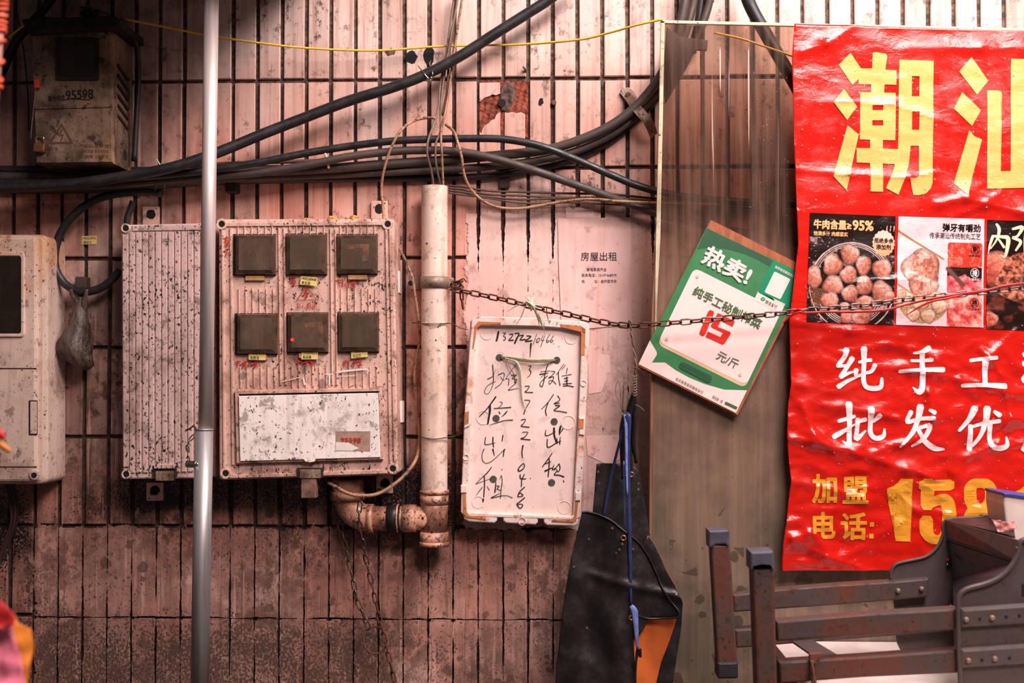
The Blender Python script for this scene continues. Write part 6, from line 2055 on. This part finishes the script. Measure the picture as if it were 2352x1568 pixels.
def fo(px, py):
    p = ff(px, py)
    p.y += .012
    return p


cloth('orange_lining', [(440, 1235), (560, 1246), (637, 1238), (622, 1300), (600, 1370), (578, 1430), (560, 1480), (528, 1620), (424, 1620), (418, 1450), (412, 1340)], fo, M['orange'], af)


def fo2(px, py):
    p = ff(px, py)
    p.y -= .002
    return p


cloth('corner_patch', [(422, 1224), (455, 1238), (492, 1250), (478, 1288), (455, 1318), (424, 1345), (418, 1300)], fo2, M['rubber'], af)
seam = [c5(*p) for p in ((165, 725), (190, 723), (232, 731), (280, 748), (320, 770), (352, 797), (400, 833), (440, 866), (470, 905), (495, 946), (532, 1022), (552, 1072), (577, 1122), (607, 1167), (641, 1210), (636, 1240), (560, 1250), (490, 1250), (425, 1228))]
tube('edge_binding', [fo2(a, b) for a, b in seam], .0022, M['rubber'], af, 6, 4)


def eyelet(parent, x, y, r, yy):
    a, b = c5(x, y)
    o = tube('eyelet', [P(a + r * math.cos(t), b + r * math.sin(t), yy) for t in np.linspace(0, 2 * math.pi, 15)[:-1]], .0018, M['brass'], parent, 6, 0, closed=True)
    return o


eyelet(af, 370, 851, 5.5, -.236)
eyelet(af, 410, 1245, 5, -.242)
eyelet(ab, 410, 537, 5, -.192)
sc_ = plain('peeling_flecks', (150, 104, 78), .7, var=.3)
for x, y in ((245, 522), (250, 580), (310, 560), (445, 580), (200, 855), (315, 802), (365, 880), (418, 905), (335, 925), (125, 993), (190, 1295), (350, 908), (445, 610)):
    a, b = c5(x, y)
    yy = -.192 if y < 700 else ff(a, b).y - .004
    me_obj('fleck', *frame_geo(circ(a, b, 2.6, 8), circ(a, b, 1.5, 8), yy, yy + .0006), sc_, ab if y < 700 else af)


def strip(name, pts, wpx, mat, parent, flat=.25):
    return tube(name, [P(*c5(a, b), c) for a, b, c in pts], [w_ * .001 * .9 for w_ in wpx] if isinstance(wpx, list) else wpx * .0009, mat, parent, 8, 6, flat=flat)


st_ = thing('neck_strap', 'black rubber strap hanging from the twisted wire down to the aprons', 'strap')
strip('strap', [(422, 135, -.235), (405, 200, -.225), (392, 300, -.21), (395, 420, -.19), (405, 530, -.17)], [5, 9, 11, 9, 7], M['rubber'], st_, .5)
strip('strap', [(430, 140, -.232), (425, 260, -.22), (420, 380, -.2), (432, 480, -.175)], [3, 6, 6, 4], M['rubber'], st_, .5)
strip('strap', [(375, 245, -.225), (366, 320, -.22), (370, 430, -.21), (372, 560, -.20)], [6, 8, 9, 6], M['rubber'], st_, .4)
bl2 = thing('blue_ribbon', 'blue plastic ribbon tied from the wire down the front of the aprons', 'ribbon')
strip('ribbon', [(382, 232, -.235), (392, 250, -.24), (396, 300, -.24), (394, 420, -.238), (396, 600, -.238), (400, 800, -.24), (404, 1000, -.24), (408, 1190, -.238)], [4, 8, 6, 4, 4.5, 5, 4, 3], M['blue'], bl2)
strip('ribbon', [(380, 240, -.238), (384, 330, -.242), (386, 500, -.242), (390, 640, -.242)], [4, 3.5, 3, 2], M['blue_lt'], bl2)
strip('ribbon', [(372, 290, -.23), (350, 380, -.22), (320, 500, -.20), (295, 620, -.19), (272, 745, -.185)], [2, 3, 3.5, 4, 2], M['blue'], bl2)
strip('ribbon', [(372, 470, -.24), (374, 620, -.238), (376, 760, -.236), (374, 845, -.226)], [2, 2.4, 2.4, 4], M['blue'], bl2)
strip('ribbon', [(408, 1185, -.242), (425, 1215, -.245), (432, 1290, -.245), (440, 1400, -.245)], [5, 8, 6, 3], M['blue_lt'], bl2)
strip('dark_tail', [(455, 1440, -.245), (446, 1400, -.247), (434, 1450, -.245), (430, 1520, -.243), (432, 1620, -.24)], [3, 6, 3, 2.4, 2], M['rubber'], bl2, .6)
hw = thing('hanger_wire', 'twisted rusty wire hanging the aprons from the chain', 'wire')


def c8(x, y, z):
    return P(1400 + x / 4.125, 740 + y / 4.125, z)


for k in range(3):
    pts = []
    for i in range(22):
        t = i / 21
        x = 190 + 60 * min(t * 1.9, 1) - 16 * max(t - .55, 0) * 2
        y = 0 + 690 * t
        a = t * 16 + k * 2.1
        pts.append(c8(x + 8 * math.cos(a), y, -.232 + .0028 * math.sin(a)))
    tube('strand', pts, .0013, M['wire_grey'] if k else M['rust'], hw, 6, 3)
tube('hook', [c8(180, 12, -.222), c8(185, -12, -.232), c8(200, -12, -.238), c8(205, 20, -.235)], .0014, M['wire_grey'], hw, 6)
for k in range(8):
    y = 500 + k * 26
    tube('barb', [c8(212 + (k % 3) * 6, y, -.236), c8(235, y + 16, -.244), c8(256, y + 4, -.238), c8(240, y - 10, -.228)], .0011, M['wire_grey'], hw, 5, 4)
tube('barb', [c8(228, 430, -.236), c8(288, 438, -.236)], .0012, M['rust'], hw, 5)
for a, b, c_ in (((56, 600), (110, 560), (130, 850)), ((130, 640), (180, 620), (135, 850)), ((128, 600), (132, 720), (125, 850)), ((100, 650), (110, 700), (128, 850))):
    tube('loop', [c8(125, 850, -.236), c8(a[0], a[1] + 60, -.236), c8((a[0] + b[0]) / 2, min(a[1], b[1]) - 5, -.236), c8(b[0] - 6, b[1] + 80, -.236), c8(c_[0], c_[1], -.236)], .0009, M['wire_grey'], hw, 5)
tube('stray', [c8(240, 780, -.236), c8(280, 795, -.236), c8(330, 838, -.236)], .0008, M['wire_grey'], hw, 5)

# ================================================================ white counter and the grey metal frame on it


def c7(x, y):
    return (1600 + x / 3.128, 1100 + y / 3.128)


ZT = P(2000, 1474, -.172).z
ct_ = thing('counter_board', 'white board counter under the grey metal frame', 'counter')
xa = P(1780, 1500, -.2).x


def boxm(name, x0, x1, y0, y1, z0, z1, mat, parent):
    V = [(x, y, z) for z in (z0, z1) for x, y in ((x0, y0), (x1, y0), (x1, y1), (x0, y1))]
    return me_obj(name, V, [(3, 2, 1, 0), (4, 5, 6, 7), (0, 1, 5, 4), (1, 2, 6, 5), (2, 3, 7, 6), (3, 0, 4, 7)], mat, parent)


boxm('top', xa, 1.95, -1.0, -.17, ZT - .022, ZT, M['whiteboard'], ct_)
for x in (xa + .04, 1.85):
    for y in (-.95, -.22):
        boxm('leg', x, x + .04, y, y + .03, 0, ZT - .022, M['greypaint'], ct_)
fr = thing('folding_stand', 'rusty grey folding stand with capped square tubes and curved metal pan', 'frame')
YR, YT = -.42, -.74


def bar(name, pts, y0, th, mat, ch=.004):
    return prism(name, [c7(*p) for p in pts], y0 - th, y0, mat, fr, ch, plane=y0 - th)


bar('back_post', [(102, 470), (240, 478), (296, 1335), (152, 1335)], YR, .042, M['rustpaint'], .004)
bar('post_cap', [(84, 368), (228, 362), (236, 374), (240, 470), (226, 494), (206, 470), (140, 472), (104, 496), (88, 490)], YR + .003, .048, M['capgrey'], .004)
bar('post_cap', [(150, 1318), (298, 1314), (300, 1424), (288, 1434), (162, 1436), (150, 1424)], YR + .003, .048, M['capblack'], .004)
bar('upper_rail', [(262, 832), (500, 800), (1000, 760), (1420, 735), (1668, 712), (1668, 848), (1420, 872), (1000, 905), (560, 935), (268, 956)], YR + .006, .032, M['rustpaint'], .0035)
bar('lower_rail', [(276, 1082), (1880, 955), (1884, 1090), (288, 1214)], YR + .006, .032, M['rustpaint'], .0035)
bar('front_post', [(400, 640), (560, 632), (584, 1700), (440, 1700)], YT, .042, M['rustpaint'], .004)
bar('post_cap', [(384, 520), (548, 514), (556, 526), (558, 648), (546, 654), (520, 632), (470, 628), (420, 640), (402, 658), (386, 650)], YT + .003, .048, M['capgrey'], .004)
bar('upper_rail', [(574, 1022), (1200, 970), (1884, 930), (1884, 1082), (1200, 1122), (582, 1166)], YT + .006, .032, M['rustpaint'], .0035)
bar('lower_rail', [(592, 1314), (1200, 1276), (1900, 1226), (1904, 1392), (1200, 1424), (602, 1470)], YT + .006, .032, M['rustpaint'], .0035)


def surf(name, pts, mat, th=.003):
    """pts (crop x, crop y, depth) -> thin plate"""
    V = [P(*c7(a, b), c) for a, b, c in pts]
    o = me_obj(name, V, [tuple(range(len(V)))], mat, fr)
    fix_normals(o)
    s_ = o.modifiers.new('thickness', 'SOLIDIFY')
    s_.thickness = th
    s_.offset = 0
    return o


surf('brace', [(690, 1172, YR - .03), (832, 1160, YR - .03), (1050, 1290, YT + .01), (892, 1310, YT + .01)], M['greypaint'], .004)
bp_ = [(1398, 735), (1396, 680), (1408, 640), (1432, 612), (1480, 596), (1560, 580), (1640, 560), (1700, 520), (1745, 462), (1772, 390), (1788, 296), (2000, 276), (2262, 254), (2278, 268), (2300, 330), (2500, 400), (2600, 1230), (1860, 1228), (1490, 1250), (1462, 1222), (1442, 1180), (1434, 1140), (1425, 955)]
bar('side_plate', bp_, YR - .002, .003, M['greypaint'], 0)
tube('plate_edge', [P(*c7(*q), YR - .006) for q in bp_[:13]], .0035, M['greypaint'], fr, 6, 3)
fp = [(1905, 1590), (1893, 1400), (1882, 1150), (1878, 900), (1888, 838), (1920, 800), (1980, 776), (2060, 756), (2150, 720), (2222, 668), (2280, 592), (2316, 505), (2328, 445), (2420, 420), (2700, 420), (2700, 1590)]
bar('side_plate', fp, YT - .028, .003, M['greypaint'], 0)
tube('plate_edge', [P(*c7(*q), YT - .034) for q in fp[:14]], .0045, M['greypaint'], fr, 8, 3)
for ya, yb in ((905, 1062), (1196, 1352)):
    bar('pressed_band', [(1898, ya + 22), (2700, ya - 32), (2700, yb - 40), (1898, yb + 10)], YT - .030, .010, M['greypaint'], .006)
for x, y in ((1943, 1012), (2130, 999), (1958, 1306), (2150, 1294)):
    bar('bolt', circ(x, y, 20, 12), YT - .038, .008, M['galv_clip'], .003)
for x, y in ((2035, 1004), (2225, 990), (2320, 982), (2050, 1300), (2248, 1286)):
    bar('bolt_hole', circ(x, y, 12, 12), YT - .0400, .0006, M['black'], 0)
bar('slot', rect(2336, 755, 2400, 840), YT - .0310, .0006, M['black'], 0)
surf('pan_rim', [(1790, 292, YR - .01), (2330, 442, YT - .02), (2296, 584, YT - .02), (1800, 422, YR - .01)], M['greypaint'])
surf('pan_ridge', [(1800, 422, YR - .01), (2296, 584, YT - .02), (2288, 606, YT + .0), (1802, 448, YR + .01)], M['greypan'])
surf('pan_wall', [(1802, 448, YR + .0), (2288, 606, YT - .01), (2200, 690, YT - .01), (1960, 780, YT - .01), (1884, 840, YT - .01), (1884, 1250, YT - .01), (1852, 1230, YR), (1842, 720, YR)], M['greypan'])
sw = []
for k in range(4):
    sw.append([(1600 + (1880 + k * 95 + 34 * math.cos(t)) / 3.128, 1100 + (560 + k * 34 + 24 * math.sin(t * 1.4)) / 3.128, 1.2) for t in np.linspace(0, 5, 12)])
for st in sw:
    pts = []
    for a, b, _ in st:
        X_ = (a - 1600) * 3.128
        t = (X_ - 1802) / (2288 - 1802)
        pts.append(P(a, b, (YR * (1 - t) + (YT - .01) * t) - .004))
    tube('embossing', pts, .0010, M['greypan'], fr, 5, 2)
surf('inner_panel', [(1800, 300, YR - .02), (2262, 262, YR - .02), (2290, 420, YT + .08), (2240, 405, YT + .08)], M['rubber'])
for x, y in ((1453, 803), (1622, 790)):
    bar('bolt', circ(x, y, 17, 12), YR - .026, .008, M['galv_clip'], .003)
for x, y, d_ in ((1806, 612, YR - .012), (1830, 902, YR - .012), (2304, 494, YT - .035)):
    bar('rivet', circ(x, y, 8, 8), d_, .004, M['chrome'], .001)
bar('red_tag', rect(1798, 570, 1812, 584), YR - .013, .002, M['redstr'], 0)
bar('black_tag', rect(1800, 590, 1824, 650), YR - .008, .002, M['rubber'], 0)
hb = thing('rust_bracket', 'rusty wire bracket tied over the lower front rail', 'bracket')
prism('clasp', [c7(*q) for q in ((808, 1252), (905, 1246), (898, 1282), (872, 1290), (860, 1330), (812, 1326))], YT - .032, YT - .026, M['rust'], hb, .002)
tube('wire', [P(*c7(832, 1300), YT - .033), P(*c7(830, 1380), YT - .036), P(*c7(850, 1460), YT - .033), P(*c7(852, 1560), YT - .03)], .0030, M['rust'], hb, 6)
tube('wire', [P(*c7(822, 1300), YT - .033), P(*c7(838, 1390), YT - .038), P(*c7(828, 1500), YT - .033)], .0024, M['rust'], hb, 6)
wb = thing('white_box', 'white plastic box with blue rim behind the metal pan', 'box')
YX = -.52
prism('side', [c7(*q) for q in ((2208, 108), (2600, 165), (2600, 640), (2290, 470), (2225, 330), (2206, 180))], YX - .03, YX + .07, M['whiteboard'], wb, .004)
prism('rim', [c7(*q) for q in ((2206, 100), (2240, 98), (2600, 150), (2600, 176), (2208, 120))], YX - .034, YX + .074, plain('blue_rim', (46, 62, 150), .45), wb, .002)
ps = thing('pink_scrap', 'crumpled pink scrap of plastic lying in the metal pan', 'scrap')


def fs(px, py):
    p = P(px, py, -.60)
    p.y = -.60 - .010 * mn.noise(Vector((px / 14, py / 14, 1)))
    return p


o = flat2d('scrap', [c7(*q) for q in ((2128, 296), (2180, 300), (2292, 308), (2296, 330), (2270, 395), (2218, 412), (2168, 384))], [tuple(range(7))], fs, plain('pale_pink_plastic', (216, 140, 134), .4, var=.15), ps, 4)
o.modifiers.new('t', 'SOLIDIFY').thickness = .004

# ================================================================ blurred things near the lens
fgc = thing('cloth_bundle', 'out-of-focus pink and red cloth bundle with orange trim in the near foreground', 'cloth')
YK = -1.62


def bulge(y0, cx, rx, k=.05):
    def f(px, py):
        p = P(px, py, y0)
        p.y = y0 - k * math.sqrt(max(0, 1 - min(abs(px - cx) / rx, 1) ** 2)) - .008 * mn.noise(Vector((px / 25, py / 40, 3)))
        return p
    return f


for nm, pts, mt, y0 in (('red_cover', [(-120, 1270), (-10, 1306), (14, 1328), (38, 1358), (62, 1388), (69, 1404), (66, 1420), (40, 1424), (-120, 1404)], 'redcloth', YK - .012),
                        ('pink_body', [(-120, 1398), (40, 1412), (62, 1418), (70, 1460), (76, 1510), (82, 1560), (88, 1660), (-120, 1660)], 'pinkcloth', YK),
                        ('orange_trim', [(40, 1380), (66, 1396), (72, 1416), (86, 1436), (92, 1470), (90, 1510), (84, 1560), (84, 1660), (40, 1660)], 'amber', YK + .03)):
    o = flat2d(nm, pts, [tuple(range(len(pts)))], bulge(y0, -20, 120), M[mt], fgc, 8)
    for pl in o.data.polygons:
        pl.use_smooth = True
    o.modifiers.new('t', 'SOLIDIFY').thickness = .008
pc = thing('cord_wound_pole', 'out-of-focus pale pole wound with orange cord at the top left edge', 'pole')
YO = -1.45
a, b = P(6, -120, YO), P(-26, 330, YO)
smooth_cyl(cylz('pole', a, b, 15.5 * S(YO), plain('pale_pole', (206, 150, 136), .4, var=.15), pc))
pts = []
turns = [-6, 4, 14, 22, 36, 50, 62, 72, 96, 145, 186, 198]
for i, y in enumerate(turns):
    for k in range(12):
        aa = 2 * math.pi * k / 12
        yy = y + (turns[min(i + 1, len(turns) - 1)] - y) * k / 12
        t = (yy + 120) / 450
        c = a.lerp(b, t)
        pts.append(c + Vector((math.cos(aa) * 18.5 * S(YO), -math.sin(aa) * 18.5 * S(YO), .0015 * math.sin(aa + i))))
tube('cord', pts, 4.6 * S(YO), M['orangecord'], pc, 8, 2)
rbn = thing('ribbon_tip', 'out-of-focus red and yellow ribbon end poking in at the left edge', 'ribbon')
tube('ribbon', [P(-40, 960, YO), P(-14, 985, YO), P(2, 998, YO), P(8, 1008, YO)], [.006, .006, .005, .003], M['redcloth'], rbn, 8)
tube('ribbon', [P(-40, 1000, YO), P(-10, 1014, YO), P(8, 1026, YO), P(24, 1036, YO)], [.004, .004, .004, .002], M['amber'], rbn, 8)
